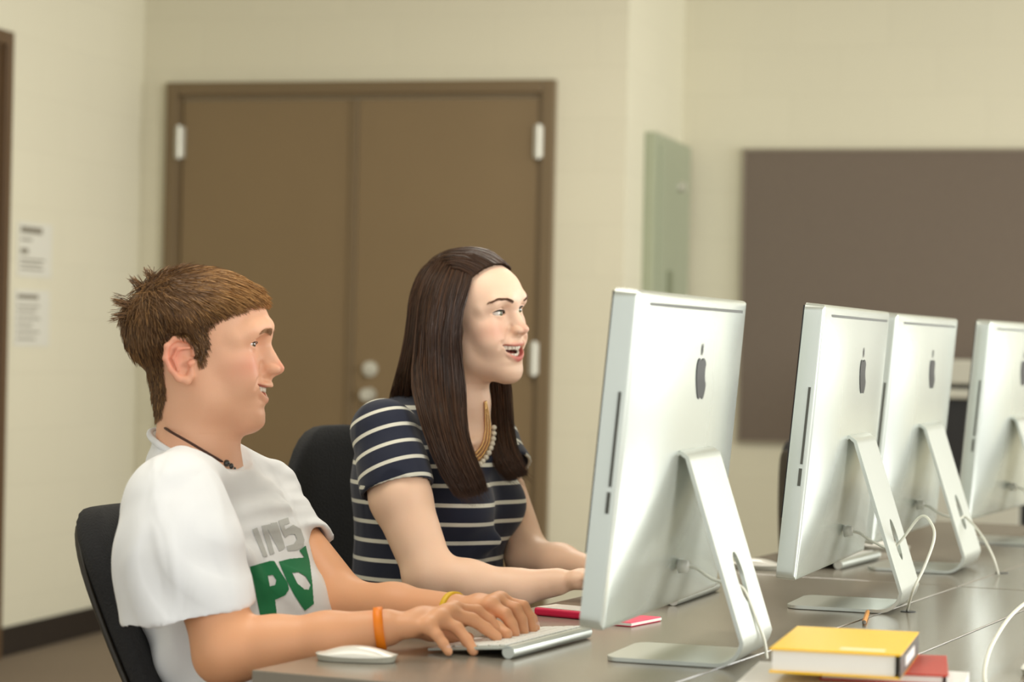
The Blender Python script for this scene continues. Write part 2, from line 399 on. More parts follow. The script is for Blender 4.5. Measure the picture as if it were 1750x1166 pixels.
    for i in range(len(dp)-1):
        for k in range(nxs-1):
            if inhole(i, k): continue
            bm.faces.new((grid[i, k, 0], grid[i+1, k, 0], grid[i+1, k+1, 0], grid[i, k+1, 0]))
            bm.faces.new((grid[i, k, 1], grid[i, k+1, 1], grid[i+1, k+1, 1], grid[i+1, k, 1]))
    # close rims
    bmesh.ops.remove_doubles(bm, verts=bm.verts, dist=1e-6)
    be = [e for e in bm.edges if len(e.link_faces) == 1]
    inv = {v: key for key, v in grid.items() if v.is_valid}
    for e in be:
        a, b = e.verts; ka, kb = inv.get(a), inv.get(b)
        if ka and kb and ka[2] == 0 and kb[2] == 0:
            a2, b2 = grid[ka[0], ka[1], 1], grid[kb[0], kb[1], 1]
            try: bm.faces.new((a, b, b2, a2))
            except ValueError: pass
    for (i, k, sg), v in grid.items():     # rounded outer corners of the foot
        if v.is_valid and dp[i].y < .0045 and dp[i].x < by-.1:
            e = dp[i].x-dp[-1].x; rr = .022
            if e < rr: lim = hw-rr+math.sqrt(max(0, rr*rr-(rr-e)**2)); v.co.x = max(-lim, min(lim, v.co.x))
    # smooth the stair-stepped hole rim onto the ellipse
    for (i, k, sg), v in grid.items():
        if not v.is_valid: continue
        q = dp[i]
        if q.x > top.y+.02 and q.y > .045:
            e = math.sqrt((xs[k]/hr)**2+((q.y-zc)/hzr)**2)
            if .80 < e < 1.22 and e > 0:
                z_new = zc+(q.y-zc)/e; v.co.x = xs[k]/e
                sl = (dp[imid+1]-dp[imid-1]); v.co.y += (z_new-q.y)*sl.x/sl.y; v.co.z += z_new-q.y
    loose = [v for v in bm.verts if not v.link_faces]; bmesh.ops.delete(bm, geom=loose, context='VERTS')
    so = bm_obj('stand', bm, M['alu_stand'], root, smooth=True); so.data.set_sharp_from_angle(angle=R(50))
    # plug where the power cable enters
    pp = T @ Vector((0, CT+.020, .062)); bm = bmesh.new(); cyl(bm, (0, pp.y-.006, pp.z), (0, pp.y+.008, pp.z+.001), .0105, .0085); bm_obj('power_plug', bm, M['white_plastic'], root, smooth=True)
    return root, (0, pp.y+.01, pp.z), T
def copy_thing(o, loc, rz, label):
    c = o.copy(); COL.objects.link(c); c.location = loc; c.rotation_euler = (0, 0, rz); c['label'] = label
    for ch in o.children:
        d = ch.copy(); COL.objects.link(d); d.parent = c
        for g in ch.children: e = g.copy(); COL.objects.link(e); e.parent = d
    return c
comp0, plug_local, CT_M = make_computer()
LAB = ['silver all-in-one computer nearest the camera, in front of the boy in the white shirt', 'second silver all-in-one computer from the books, in front of the laughing woman',
       'third silver all-in-one computer, standing at the empty seat beyond the woman', 'last silver all-in-one computer, partly outside the picture on the right']
# plane of the back rim at the top of each one, measured: centre point and the direction of its width
comps = []
for i, (cx, cy, wa) in enumerate(((.262, 3.43, 18.0), (.598, 4.165, 18.0), (.848, 4.915, 20.5), (1.190, 5.655, 23.5))):
    w = Vector((math.sin(R(wa)), math.cos(R(wa)), 0)); n = Vector((math.cos(R(wa)), -math.sin(R(wa)), 0))
    # local x must be such that +y (the back) = n :  local x = w rotated so that x cross y = z  -> x = (-n.y.. )
    rz = math.atan2(n.y, n.x)-R(90)
    tb = CT_M @ Vector((0, CT, CH))            # rim of the back at the top, local
    loc = Vector((cx, cy, TZ)) - Vector((n.x, n.y, 0))*tb.y
    if i == 0: comp0.location = loc; comp0.rotation_euler = (0, 0, rz); comp0['label'] = LAB[0]; comps.append(comp0)
    else: comps.append(copy_thing(comp0, loc, rz, LAB[i]))
for c in comps: c['group'] = 'silver all-in-one computers along the desks'
# ------------------------------------------------------------------ implicit surfaces for bodies and clothes
def V3(*a): return np.array(a if len(a) == 3 else a[0], dtype=np.float64)
def smin(a, b, k):
    if k <= 0: return np.minimum(a, b)
    h = np.maximum(k-np.abs(a-b), 0)/k
    return np.minimum(a, b)-h*h*(k*.25)
class Field:
    def __init__(s, lo, hi, h):
        s.lo = np.array(lo, float); s.h = h; s.n = np.ceil((np.array(hi)-s.lo)/h).astype(int)+1
        s.ax = [(s.lo[i]+h*np.arange(s.n[i])).astype(np.float32) for i in range(3)]
        s.a = np.full(tuple(s.n), 1.0, np.float32)
    def sub(s, lo, hi):
        sl = []
        for i in range(3):
            a = int(max(0, math.floor((lo[i]-s.lo[i])/s.h))); b = int(min(s.n[i], math.ceil((hi[i]-s.lo[i])/s.h)+1))
            if b <= a: return None
            sl.append(slice(a, b))
        return tuple(sl), s.ax[0][sl[0]][:, None, None], s.ax[1][sl[1]][None, :, None], s.ax[2][sl[2]][None, None, :]
    def op(s, f, lo, hi, k=.01, mode='add'):
        pad = k+s.h*3
        r = s.sub(np.array(lo)-pad, np.array(hi)+pad)
        if r is None: return s
        sl, X, Y, Z = r; d = f(X, Y, Z)
        if mode == 'add': s.a[sl] = smin(s.a[sl], d, k)
        elif mode == 'cut': s.a[sl] = -smin(-s.a[sl], d, k)
        elif mode == 'and': s.a[sl] = -smin(-s.a[sl], -d, k)
        return s
    def ell(s, c, r, k=.01, mode='add', rot=None):
        c = np.array(c, float); r = np.array(r, float) if hasattr(r, '__len__') else np.array([r]*3, float)
        m = None if rot is None else np.array(rot)      # rows: local axes
        def f(X, Y, Z):
            x, y, z = X-c[0], Y-c[1], Z-c[2]
            if m is not None: x, y, z = (m[0, 0]*x+m[0, 1]*y+m[0, 2]*z, m[1, 0]*x+m[1, 1]*y+m[1, 2]*z, m[2, 0]*x+m[2, 1]*y+m[2, 2]*z)
            k0 = np.sqrt((x/r[0])**2+(y/r[1])**2+(z/r[2])**2)+1e-9; k1 = np.sqrt((x/r[0]**2)**2+(y/r[1]**2)**2+(z/r[2]**2)**2)+1e-9
            return (k0*(k0-1)/k1).astype(np.float32)
        e = r if m is None else np.array([r.max()]*3)
        return s.op(f, c-e, c+e, k, mode)
    def cone(s, a, b, ra, rb, k=.01, mode='add', flat=None):
        """tapered capsule; flat=(direction, ratio) squeezes the section along that direction"""
        a = np.array(a, float); b = np.array(b, float); d = b-a; L2 = float(d@d)+1e-12
        if flat is not None:
            g = np.array(flat[0], float); g = g-d*(g@d)/L2; g /= np.linalg.norm(g)+1e-9; q = flat[1]
        def f(X, Y, Z):
            x, y, z = X-a[0], Y-a[1], Z-a[2]
            t = np.clip((x*d[0]+y*d[1]+z*d[2])/L2, 0, 1)
            x, y, z = x-t*d[0], y-t*d[1], z-t*d[2]; r = ra+(rb-ra)*t
            l2 = x*x+y*y+z*z
            if flat is not None:
                w = x*g[0]+y*g[1]+z*g[2]; l2 = l2+w*w*(1/(q*q)-1)
                l = np.sqrt(l2)+1e-9; return ((l-r)*np.clip(1-(1-q)*np.abs(w)/q/l, q, 1)).astype(np.float32)
            return (np.sqrt(l2)-r).astype(np.float32)
        R_ = max(ra, rb); return s.op(f, np.minimum(a, b)-R_, np.maximum(a, b)+R_, k, mode)
    def chain(s, pts, rads, k=.01, mode='add', flat=None):
        if not hasattr(rads, '__len__'): rads = [rads]*len(pts)
        for i in range(len(pts)-1): s.cone(pts[i], pts[i+1], rads[i], rads[i+1], k, mode, flat)
        return s
    def val(s, p):
        """trilinear sample at points (n,3)"""
        q = (np.asarray(p)-s.lo)/s.h; q = np.clip(q, 0, np.array(s.n)-1.001); i = q.astype(int); f = q-i; r = 0
        for dx in (0, 1):
            for dy in (0, 1):
                for dz in (0, 1):
                    w = (f[:, 0] if dx else 1-f[:, 0])*(f[:, 1] if dy else 1-f[:, 1])*(f[:, 2] if dz else 1-f[:, 2])
                    r = r+w*s.a[i[:, 0]+dx, i[:, 1]+dy, i[:, 2]+dz]
        return r
    def mesh(s):
        A = s.a; A[0] = A[-1] = 1; A[:, 0] = A[:, -1] = 1; A[:, :, 0] = A[:, :, -1] = 1
        neg = A < 0
        c = neg[:-1, :-1, :-1].astype(np.uint8)
        for dx, dy, dz in ((1, 0, 0), (0, 1, 0), (0, 0, 1), (1, 1, 0), (1, 0, 1), (0, 1, 1), (1, 1, 1)):
            c = c+neg[dx:A.shape[0]-1+dx, dy:A.shape[1]-1+dy, dz:A.shape[2]-1+dz]
        I = np.argwhere((c > 0) & (c < 8)); idx = np.full(c.shape, -1, np.int32); idx[I[:, 0], I[:, 1], I[:, 2]] = np.arange(len(I))
        acc = np.zeros((len(I), 3)); cnt = np.zeros(len(I))
        for ax in range(3):
            o = [a for a in range(3) if a != ax]
            for p in (0, 1):
                for q in (0, 1):
                    off = np.zeros(3, int); off[o[0]] = p; off[o[1]] = q; off2 = off.copy(); off2[ax] = 1
                    a = A[I[:, 0]+off[0], I[:, 1]+off[1], I[:, 2]+off[2]]; b = A[I[:, 0]+off2[0], I[:, 1]+off2[1], I[:, 2]+off2[2]]
                    m = (a < 0) != (b < 0); t = np.where(m, a/(a-b+1e-12), 0)
                    pos = np.repeat(off[None].astype(float), len(I), 0); pos[:, ax] = t
                    acc += pos*m[:, None]; cnt += m
        V = (I+acc/np.maximum(cnt, 1)[:, None])*s.h+s.lo
        F = []
        for ax in range(3):
            o1, o2 = (ax+1) % 3, (ax+2) % 3
            sl0 = [slice(None)]*3; sl1 = [slice(None)]*3; sl0[ax] = slice(0, -1); sl1[ax] = slice(1, None)
            n0, n1 = neg[tuple(sl0)], neg[tuple(sl1)]; E = np.argwhere(n0 != n1)
            E = E[(E[:, o1] > 0) & (E[:, o2] > 0) & (E[:, o1] < A.shape[o1]-1) & (E[:, o2] < A.shape[o2]-1)]
            fl = n0[E[:, 0], E[:, 1], E[:, 2]]
            def cell(d1, d2):
                q = E.copy(); q[:, o1] += d1; q[:, o2] += d2; return idx[q[:, 0], q[:, 1], q[:, 2]]
            a, b, c_, d = cell(-1, -1), cell(0, -1), cell(0, 0), cell(-1, 0)
            Q = np.stack([a, b, c_, d], 1); Q[~fl] = Q[~fl][:, ::-1]; F.append(Q)
        F = np.concatenate(F); F = F[(F >= 0).all(1)]
        return V, F
def relax(V, F, n=1, f=.5):
    E = np.concatenate([F[:, [0, 1]], F[:, [1, 2]], F[:, [2, 3]], F[:, [3, 0]]]); N = len(V)
    for _ in range(n):
        A = np.zeros((N, 3)); c = np.bincount(E[:, 0], minlength=N)+np.bincount(E[:, 1], minlength=N)
        for k in range(3): A[:, k] = np.bincount(E[:, 0], V[E[:, 1], k], N)+np.bincount(E[:, 1], V[E[:, 0], k], N)
        V = V*(1-f)+A/np.maximum(c, 1)[:, None]*f
    return V
def np_mesh(name, V, F, m, parent=None):
    me = bpy.data.meshes.new(name); me.vertices.add(len(V)); me.vertices.foreach_set('co', np.ascontiguousarray(V, np.float32).ravel())
    k = F.shape[1]; me.loops.add(F.size); me.loops.foreach_set('vertex_index', F.astype(np.int32).ravel()); me.polygons.add(len(F))
    me.polygons.foreach_set('loop_start', np.arange(0, F.size, k, dtype=np.int32))
    me.polygons.foreach_set('use_smooth', np.ones(len(F), bool)); me.update(calc_edges=True)
    o = bpy.data.objects.new(name, me); COL.objects.link(o)
    if m: me.materials.append(m)
    if parent: o.parent = parent
    return o
def point_attr(o, name, vals):
    a = o.data.attributes.new(name, 'FLOAT', 'POINT'); a.data.foreach_set('value', np.ascontiguousarray(vals, np.float32))
def joinVF(parts):
    V, F, n = [], [], 0
    for v, f in parts: V.append(v); F.append(f+n); n += len(v)
    return np.concatenate(V), np.concatenate(F)
def seg_dist(Pn, pts):
    """distance of points to a polyline, and the radius-free parameter"""
    best = np.full(len(Pn), 9.0)
    for a, b in zip(pts[:-1], pts[1:]):
        a, b = np.array(a), np.array(b); d = b-a; t = np.clip(((Pn-a)@d)/(d@d+1e-12), 0, 1)
        best = np.minimum(best, np.linalg.norm(Pn-a-t[:, None]*d, axis=1))
    return best

# ------------------------------------------------------------------ heads (head frame: x forward, y to the person's left, z up, origin between the ears)
def basis(yaw, pitch, roll):
    """columns = head axes in the world; yaw about z from +X, pitch up, roll towards the person's right"""
    return np.array(Matrix.Rotation(yaw, 3, 'Z') @ Matrix.Rotation(-pitch, 3, 'Y') @ Matrix.Rotation(roll, 3, 'X'))
def head_mesh(sp, neck_pts, neck_r, h=.0013, lo=(-.13, -.10, -.20), hi=(.145, .10, .14), extra=None):
    """sp: feature settings. neck_pts in head frame. returns V, F, masks"""
    f = Field(lo, hi, h); g = sp.get
    fem = g('fem', 0)
    f.ell((-.012, 0, .045), (.096, .075, .079), .02)
    f.ell((.030, 0, .048), (.068, .061, .056), .03)
    f.ell((.030, 0, -.018), (.062, .059, .072), .03)
    f.ell((.054, 0, -.056), (.038, .034, .036), .03)                      # muzzle
    for s in (-1, 1): f.ell((.026, s*.034, -.040), (.034, .020, .040), .03)
    def sx(y, z, x0=.13, x1=.03):
        xs = np.arange(x0, x1, -.0006); v = f.val(np.stack([xs, np.full(len(xs), y), np.full(len(xs), z)], 1)); i = np.nonzero(v < 0)[0]
        return xs[i[0]] if len(i) else x1
    for s in (-1, 1):
        jw = g('jaw', 1.0)
        f.cone((.066, s*.012, -.090), (.016, s*.043*jw, -.066), .016, .013, .03)
        f.cone((.016, s*.043*jw, -.066), (-.002, s*.052*jw, -.025), .013, .013, .03)
        f.ell((.053, s*.044, -.008), (.026, .019, .018), .022)             # cheekbone
        f.ell((.062, s*.036, -.036), (.024, .019*g('cheek', 1), .021), .02) # smiling cheek
        f.chain([(.093, s*.006, .034), (.092, s*.022, .040), (.078, s*.042, .038), (.058, s*.054, .028)], [g('brow', .009), g('brow', .009)+.0005, g('brow', .009), g('brow', .009)-.001], .02)
    cz = g('chinz', -.090); f.ell((g('chinx', .077), 0, cz), (.019, .021, .018), .022)
    # under the chin towards the throat
    f.cone((.058, 0, -.085), (.010, 0, -.075), .022, .045, .03)
    # neck
    f.chain(neck_pts, neck_r, .025)
    if extra: extra(f)
    # eye sockets
    ex, ey, ez, er = .0708, .0315, .0185, .0136
    for s in (-1, 1):
        f.ell((.104, s*.0305, .016), (.0215, .0195, .0155), .016, 'cut')
        f.ell((ex, s*ey, ez), er+.0016, .004)
    # nose
    nt = g('nose', ((.099, .024), (.110, .004), (.1165, -.016)))
    (nx0, nz0), (nx1, nz1), (nx2, nz2) = nt; nr = g('nose_r', .0095)
    f.cone((nx0-.012, 0, nz0+.008), (nx1-.009, 0, nz1), .0085, .0080, .014)
    f.cone((nx1-.009, 0, nz1), (nx2-nr, 0, nz2), .0080, nr, .008)
    f.cone((nx1-.020, 0, nz1-.004), (nx2-.026, 0, nz2-.004), .012, .015, .01)
    for s in (-1, 1):
        f.ell((nx2-.0165, s*.0115, nz2-.004), (.0105, .0062, .0074), .004)
        f.ell((nx2-.0135, s*.0060, nz2-.0125), (.0055, .0030, .0040), .002, 'cut')
    f.cone((nx2-.010, 0, nz2-.006), (nx2-.020, 0, nz2-.014), .0045, .005, .006)
    # mouth: lips as tapered tubes round a lens-shaped opening
    mw, gap, lift, mz, mx = g('mw', .027), g('gap', .009), g('lift', .007), g('mz', -.0535), g('mx', .0985)
    N = 17; ts = np.linspace(-1, 1, N); dx = g('mcurve', .024)
    up, lo = [], []
    for t in ts:
        x = mx-dx*t*t; z0 = mz+lift*t*t; o = gap/2*(1-t*t)
        x = max(x, min(x+.008, sx(mw*t, z0)+.0030+.0014*(1-t*t)))
        up.append((x-.0030, mw*t, z0+o*.9+.0030*(1-.7*t*t))); lo.append((x-.0050-.10*gap*(1-t*t), mw*t, z0-o*1.1-.0040*(1-.8*t*t)))
    ru = [g('lip_u', .0050)*(1-.62*t*t) for t in ts]; rl = [g('lip_l', .0062)*(1-.68*t*t) for t in ts]
    f.chain(up, ru, .0035); f.chain(lo, rl, .0035)
    f.cone((mx-.011, 0, mz+.020), (mx-.006, 0, mz+.008), .009, .006, .010)
    def op(X, Y, Z):
        t = np.clip(Y/mw, -1, 1); zz = mz+lift*t*t-.1*gap/2*(1-t*t); o = gap/2*(1-t*t)**.62
        return np.maximum(np.maximum(np.abs(Z-zz)-o, (mx-dx*t*t-.024)-X), np.abs(Y)-mw+.001).astype(np.float32)
    f.op(op, (mx-dx-.03, -mw, mz-gap), (mx+.02, mw, mz+gap+lift), .0015, 'cut')
    # smile crease
    for s in (-1, 1):
        cp = []
        for (y, z) in ((.0175, nz2+.004), (.0215, nz2-.006), (mw*.5+.0155, mz+.018), (mw+.0065, mz+.010+lift*.5), (mw+.0095, mz+lift-.004)):
            cp.append((sx(s*y, z)+.0010, s*y, z))
        f.chain(cp, [.0012, .0020, .0024, .0024, .0012], .008*g('crease', 1), 'cut')
    # eyelids: cut the almond opening
    eo, el = g('eye_up', .0046), g('eye_lo', .0034)
    lids = {}; EW = g('eye_w', .0150); ec = ey+g('eye_c', 0)
    for s in (-1, 1):
        def al(X, Y, Z, s=s):
            q = (Y*s-ec)/EW; q = np.clip(q, -1, 1); tl = .0015*q
            zu = ez+tl+eo*(1-np.abs(q)**2.2); zl = ez+tl-el*(1-np.abs(q)**2)
            return np.maximum(np.maximum(Z-zu, zl-Z), np.maximum(ex+.002-X, np.abs(Y*s-ec)-EW+.0003)).astype(np.float32)
        f.op(al, (ex, min(s*(ey-.016), s*(ey+.020)), ez-.006), (ex+.03, max(s*(ey-.016), s*(ey+.020)), ez+.007), .0012, 'cut')
        qs = np.linspace(-1, 1, 13); lid = []
        for q in qs:
            y = s*(ec+EW*q); z = ez+.0015*q+eo*(1-abs(q)**2.2); r = er+.0030
            lid.append((ex+math.sqrt(max(1e-6, r*r-(y-s*ey)**2-(z-ez)**2)), y, z))
        lids[s] = lid
        cl = [(sx(s*(ec+q*.0145), ez+.0015*q+eo*(1-abs(q)**2.2)+.0042)+.0004, s*(ec+q*.0145), ez+.0015*q+eo*(1-abs(q)**2.2)+.0042) for q in (-.8, -.4, 0, .4, .8, 1.05)]
        f.chain(cl, .0010, .0022, 'cut')
    # ears
    if g('ears', 1):
        for s in (-1, 1):
            c = np.array((-.020, s*.071, -.004))
            hx = [(.016, .008), (.015, .022), (.004, .031), (-.012, .031), (-.023, .020), (-.025, .002), (-.018, -.014), (-.006, -.028), (.006, -.031), (.012, -.024), (.013, -.012)]
            pts = [c+np.array((x, s*(.0065-.22*x), z)) for x, z in hx]
            f.chain(pts, [.0035, .0035, .0036, .0038, .0040, .0038, .0036, .0050, .0060, .0050, .0042], .004)
            f.ell(c+np.array((-.004, s*.0035, .002)), (.021, .0035, .028), .004, rot=[(1, -s*.25, 0), (s*.25, 1, 0), (0, 0, 1)])
            f.chain([c+np.array((.010, s*.010, .018)), c+np.array((-.006, s*.012, .016)), c+np.array((-.013, s*.012, .002)), c+np.array((-.006, s*.010, -.016))], [.002, .0026, .0026, .002], .003)
            f.ell(c+np.array((.004, s*.010, -.004)), (.0085, .006, .0095), .004, 'cut')
            f.cone(c+np.array((.014, s*.004, -.004)), c+np.array((.011, s*.009, -.006)), .005, .004, .004)
    V, F = f.mesh()
    # profile correction to the traced outline
    prof = g('profile')
    if prof:
        iy = int(round((0-f.lo[1])/h)); sl = f.a[:, iy, :] < 0
        zz = f.ax[2]; xm = np.array([f.ax[0][np.max(np.nonzero(sl[:, k])[0])] if sl[:, k].any() else np.nan for k in range(len(zz))])
        pz = np.array([p[0] for p in prof]); px = np.array([p[1] for p in prof]); o = np.argsort(pz); pz, px = pz[o], px[o]
        dl = np.interp(zz, pz, px)-xm; dl[(zz < pz[0]-.002) | (zz > pz[-1]+.02) | np.isnan(dl)] = 0
        gp = (zz < mz+gap/2+.003) & (zz > mz-gap/2-.003)
        if gp.any(): lo_i, hi_i = np.nonzero(gp)[0][[0, -1]]; dl[lo_i:hi_i+1] = np.linspace(dl[max(0, lo_i-1)], dl[min(len(dl)-1, hi_i+1)], hi_i-lo_i+1)
        ker = np.ones(5)/5; dl = dl*np.clip((.100-zz)/.03, 0, 1)*np.clip((zz-pz[0])/.010, 0, 1); dl = np.convolve(dl, ker, 'same'); dl = np.clip(dl, -.012, .012)
        sp['_dl'] = (zz, dl)
        d = np.interp(V[:, 2], zz, dl)
        sg = np.interp(V[:, 2], [-.11, -.06, -.034, -.028, .012, .03, .05], [.030, .030, .024, .013, .013, .03, .06])
        w = np.exp(-(V[:, 1]/sg)**2)*np.clip((V[:, 0]-.045)/.03, 0, 1); V = V.copy(); V[:, 0] += d*w
    V = relax(V, F, 2, .4)
    ld = np.minimum(seg_dist(V, up)-.0058*(1-.5*np.clip(np.abs(V[:, 1])/mw, 0, 1)), seg_dist(V, lo)-.0060*(1-.5*np.clip(np.abs(V[:, 1])/mw, 0, 1)))
    lipm = 1/(1+np.exp((ld-.0006)/.0006))
    tt = np.clip(V[:, 1]/mw, -1, 1)
    inner = ((V[:, 0] < mx-dx*tt*tt-.0085) & (V[:, 0] > mx-dx*tt*tt-.030) & (np.abs(V[:, 2]-mz-lift*tt*tt) < gap*.5*(1-tt*tt)**.8+.0012) & (np.abs(V[:, 1]) < mw)).astype(float)
    blush = np.exp(-(((V[:, 0]-.062)/.030)**2+((np.abs(V[:, 1])-.044)/.020)**2+((V[:, 2]+.014)/.020)**2))
    blush = np.maximum(blush, .8*np.exp(-(((V[:, 0]-nx2+.006)/.012)**2+(V[:, 1]/.012)**2+((V[:, 2]-nz2)/.010)**2)))
    ear = np.exp(-((np.abs(V[:, 1])-.085)/.012)**2-((V[:, 0]+.025)/.03)**2-((V[:, 2]+.0)/.035)**2)
    if g('ears', 1): blush = np.maximum(blush, ear*.9)
    return V, F, dict(lip=lipm, inner=inner, blush=blush), dict(eye=(ex, ey, ez, er), lids=lids, up=up, lo=lo, mouth=(mw, gap, lift, mz, mx, dx))
def skin_mat(name, base, deep, lip, blush):
    m = mat(name, base, .48, sss=.12, spec=.42); nt = m.node_tree; b = nt.nodes['Principled BSDF']
    tc = nt.nodes['Texture Coordinate']; n = nt.nodes.new('ShaderNodeTexNoise'); n.inputs['Scale'].default_value = 14; n.inputs['Detail'].default_value = 5
    nt.links.new(tc.outputs['Object'], n.inputs['Vector'])
    def mixc(fac, a, c):
        x = nt.nodes.new('ShaderNodeMix'); x.data_type = 'RGBA'
        if hasattr(fac, 'default_value') and not isinstance(fac, float): nt.links.new(fac, x.inputs[0])
        for i, q in ((6, a), (7, c)):
            if isinstance(q, tuple): x.inputs[i].default_value = q
            else: nt.links.new(q, x.inputs[i])
        return x.outputs[2]
    def at(nm):
        a = nt.nodes.new('ShaderNodeAttribute'); a.attribute_name = nm; return a.outputs['Fac']
    c = mixc(n.outputs['Fac'], deep, base); c = mixc(at('arm'), c, tuple(x*k for x, k in zip(base[:3], (.93, .76, .57)))+(1,))
    c = mixc(at('blush'), c, blush); c = mixc(at('lip'), c, lip); c = mixc(at('inner'), c, S(120, 40, 36))
    nt.links.new(c, b.inputs['Base Color'])
    n2 = nt.nodes.new('ShaderNodeTexNoise'); n2.inputs['Scale'].default_value = 420; nt.links.new(tc.outputs['Object'], n2.inputs['Vector'])
    bp = nt.nodes.new('ShaderNodeBump'); bp.inputs['Strength'].default_value = .12; bp.inputs['Distance'].default_value = .001
    nt.links.new(n2.outputs['Fac'], bp.inputs['Height']); nt.links.new(bp.outputs['Normal'], b.inputs['Normal'])
    return m
M['eye_white'] = mat('eye_white', S(226, 216, 206), .12, noise=.02, coat=.5)
M['pupil'] = mat('pupil_black', S(10, 9, 9), .08, noise=.02, coat=1)
M['teeth'] = mat('tooth_enamel', S(240, 232, 214), .22, noise=.02)
M['gum'] = mat('tongue_pink', S(190, 92, 84), .35, noise=.08)
M['lash'] = mat('dark_lash', S(34, 24, 18), .6, noise=.1)
def eyeball(c, r, gaze, iris_col, parent, X):
    """sphere with iris and pupil faces, gaze in the head frame; X maps head frame -> world"""
    q = Vector(gaze).normalized().to_track_quat('Z', 'Y').to_matrix(); nu, nv = 28, 40
    angs = [0, .09, .17, .20, .30, .42, .46, .50]+[.5+(math.pi-.5)*k/14 for k in range(1, 15)]
    V, F, mi = [], [], []
    for a in angs[1:-1]:
        rr = r*(1+(.045*max(0, 1-(a/.5)**2)))
        for k in range(nu):
            b = 2*math.pi*k/nu; V.append(X(Vector(c)+q @ Vector((math.sin(a)*math.cos(b)*rr, math.sin(a)*math.sin(b)*rr, math.cos(a)*rr))))
    V.append(X(Vector(c)+q @ Vector((0, 0, r*1.045)))); V.append(X(Vector(c)-q @ Vector((0, 0, r)))); n = len(angs)-2
    for j in range(n-1):
        for k in range(nu):
            F.append((j*nu+k, (j+1)*nu+k, (j+1)*nu+(k+1) % nu, j*nu+(k+1) % nu)); a = angs[j+2]; mi.append(2 if a <= .201 else (1 if a <= .47 else 0))
    for k in range(nu): F.append((len(V)-2, k, (k+1) % nu)); mi.append(2)
    for k in range(nu): F.append((len(V)-1, (n-1)*nu+(k+1) % nu, (n-1)*nu+k)); mi.append(0)
    o = mesh_obj('eye', V, F, M['eye_white'], parent); o.data.materials.append(mat('iris', iris_col, .1, noise=.2, nscale=800, coat=1)); o.data.materials.append(M['pupil'])
    o.data.polygons.foreach_set('material_index', mi); return o
def teeth(geo, parent, X, upper=True, n=10, hgt=.0085, back=.0065, zoff=0):
    mw, gap, lift, mz, mx, dx = geo['mouth']; bm = bmesh.new()
    for k in range(n):
        s = (k+.5)/n*2-1; y = s*(mw-.003); t = y/mw; x = mx-back-dx*.8*t*t
        w = (mw-.003)*2/n; a = math.atan2(-2*dx*.8*t/mw, 1)
        z = (mz+lift*t*t*.8+gap/2*(1-t*t*.7)+.001-hgt/2) if upper else (mz-gap/2+lift*t*t+hgt*.30)
        rot = Matrix.Rotation(-a*-1*1.0, 3, 'Z')
        hh = hgt*(1.0 if abs(k-(n-1)/2) < 1.2 else (.86 if abs(k-(n-1)/2) < 2.2 else .92))
        box(bm, (x, y, z+zoff+(hgt-hh)/2), (.0045, w*.97*math.sqrt(1+(2*dx*.8*t/mw)**2), hh), .0014, rot=Matrix.Rotation(math.atan2(2*dx*.8*t/mw, 1)*1.0, 3, 'Z'), seg=2)
    for v in bm.verts: v.co = X(v.co)
    return bm_obj('upper_teeth' if upper else 'lower_teeth', bm, M['teeth'], parent, smooth=True)
BOY = dict(nose=((.103, .022), (.113, .006), (.1245, -.015)), nose_r=.0092, gap=.0150, lift=.011, mw=.0315, mcurve=.031, mz=-.0535, mx=.1015, cheek=1.05, eye_up=.0040, eye_lo=.0032, eye_w=.0170, eye_c=.0022,
           chinz=-.088, chinx=.0765, lip_u=.0044, lip_l=.0058,
           profile=[(.100, .078), (.080, .093), (.060, .102), (.048, .1065), (.039, .1075), (.030, .1065), (.021, .1045), (.010, .1085), (.000, .1145), (-.008, .1195), (-.0165, .1250), (-.022, .1240), (-.027, .1180), (-.031, .1075), (-.036, .1060), (-.043, .1075), (-.047, .1060), (-.060, .1000), (-.066, .1015), (-.071, .0985), (-.076, .0935), (-.082, .0945), (-.090, .0960), (-.097, .0940), (-.103, .0880)])
GIRL = dict(fem=1, nose=((.099, .022), (.107, .006), (.1205, -.012)), nose_r=.0085, gap=.0200, lift=.0135, mw=.0350, mz=-.0560, mx=.0990, mcurve=.035, cheek=1.25, jaw=.95, ears=0, eye_up=.0064, eye_lo=.0038,
            chinz=-.094, chinx=.0750, lip_u=.0048, lip_l=.0066, brow=.0058, eye_w=.0185, eye_c=.0030,
            profile=[(.100, .076), (.080, .092), (.060, .1005), (.045, .1035), (.035, .1030), (.024, .0990), (.016, .0990), (.006, .1050), (-.004, .1120), (-.012, .1200), (-.018, .1205), (-.023, .1160), (-.028, .1040), (-.033, .1015), (-.040, .1025), (-.0435, .1020), (-.068, .0960), (-.072, .0975), (-.078, .0930), (-.083, .0895), (-.090, .0915), (-.097, .0935), (-.104, .0910), (-.110, .0840)])
BOYSKIN = (S(240, 190, 158), S(232, 174, 140), S(214, 126, 110), S(232, 146, 122))
GIRLSKIN = (S(247, 212, 187), S(241, 200, 172), S(208, 108, 100), S(238, 172, 148))
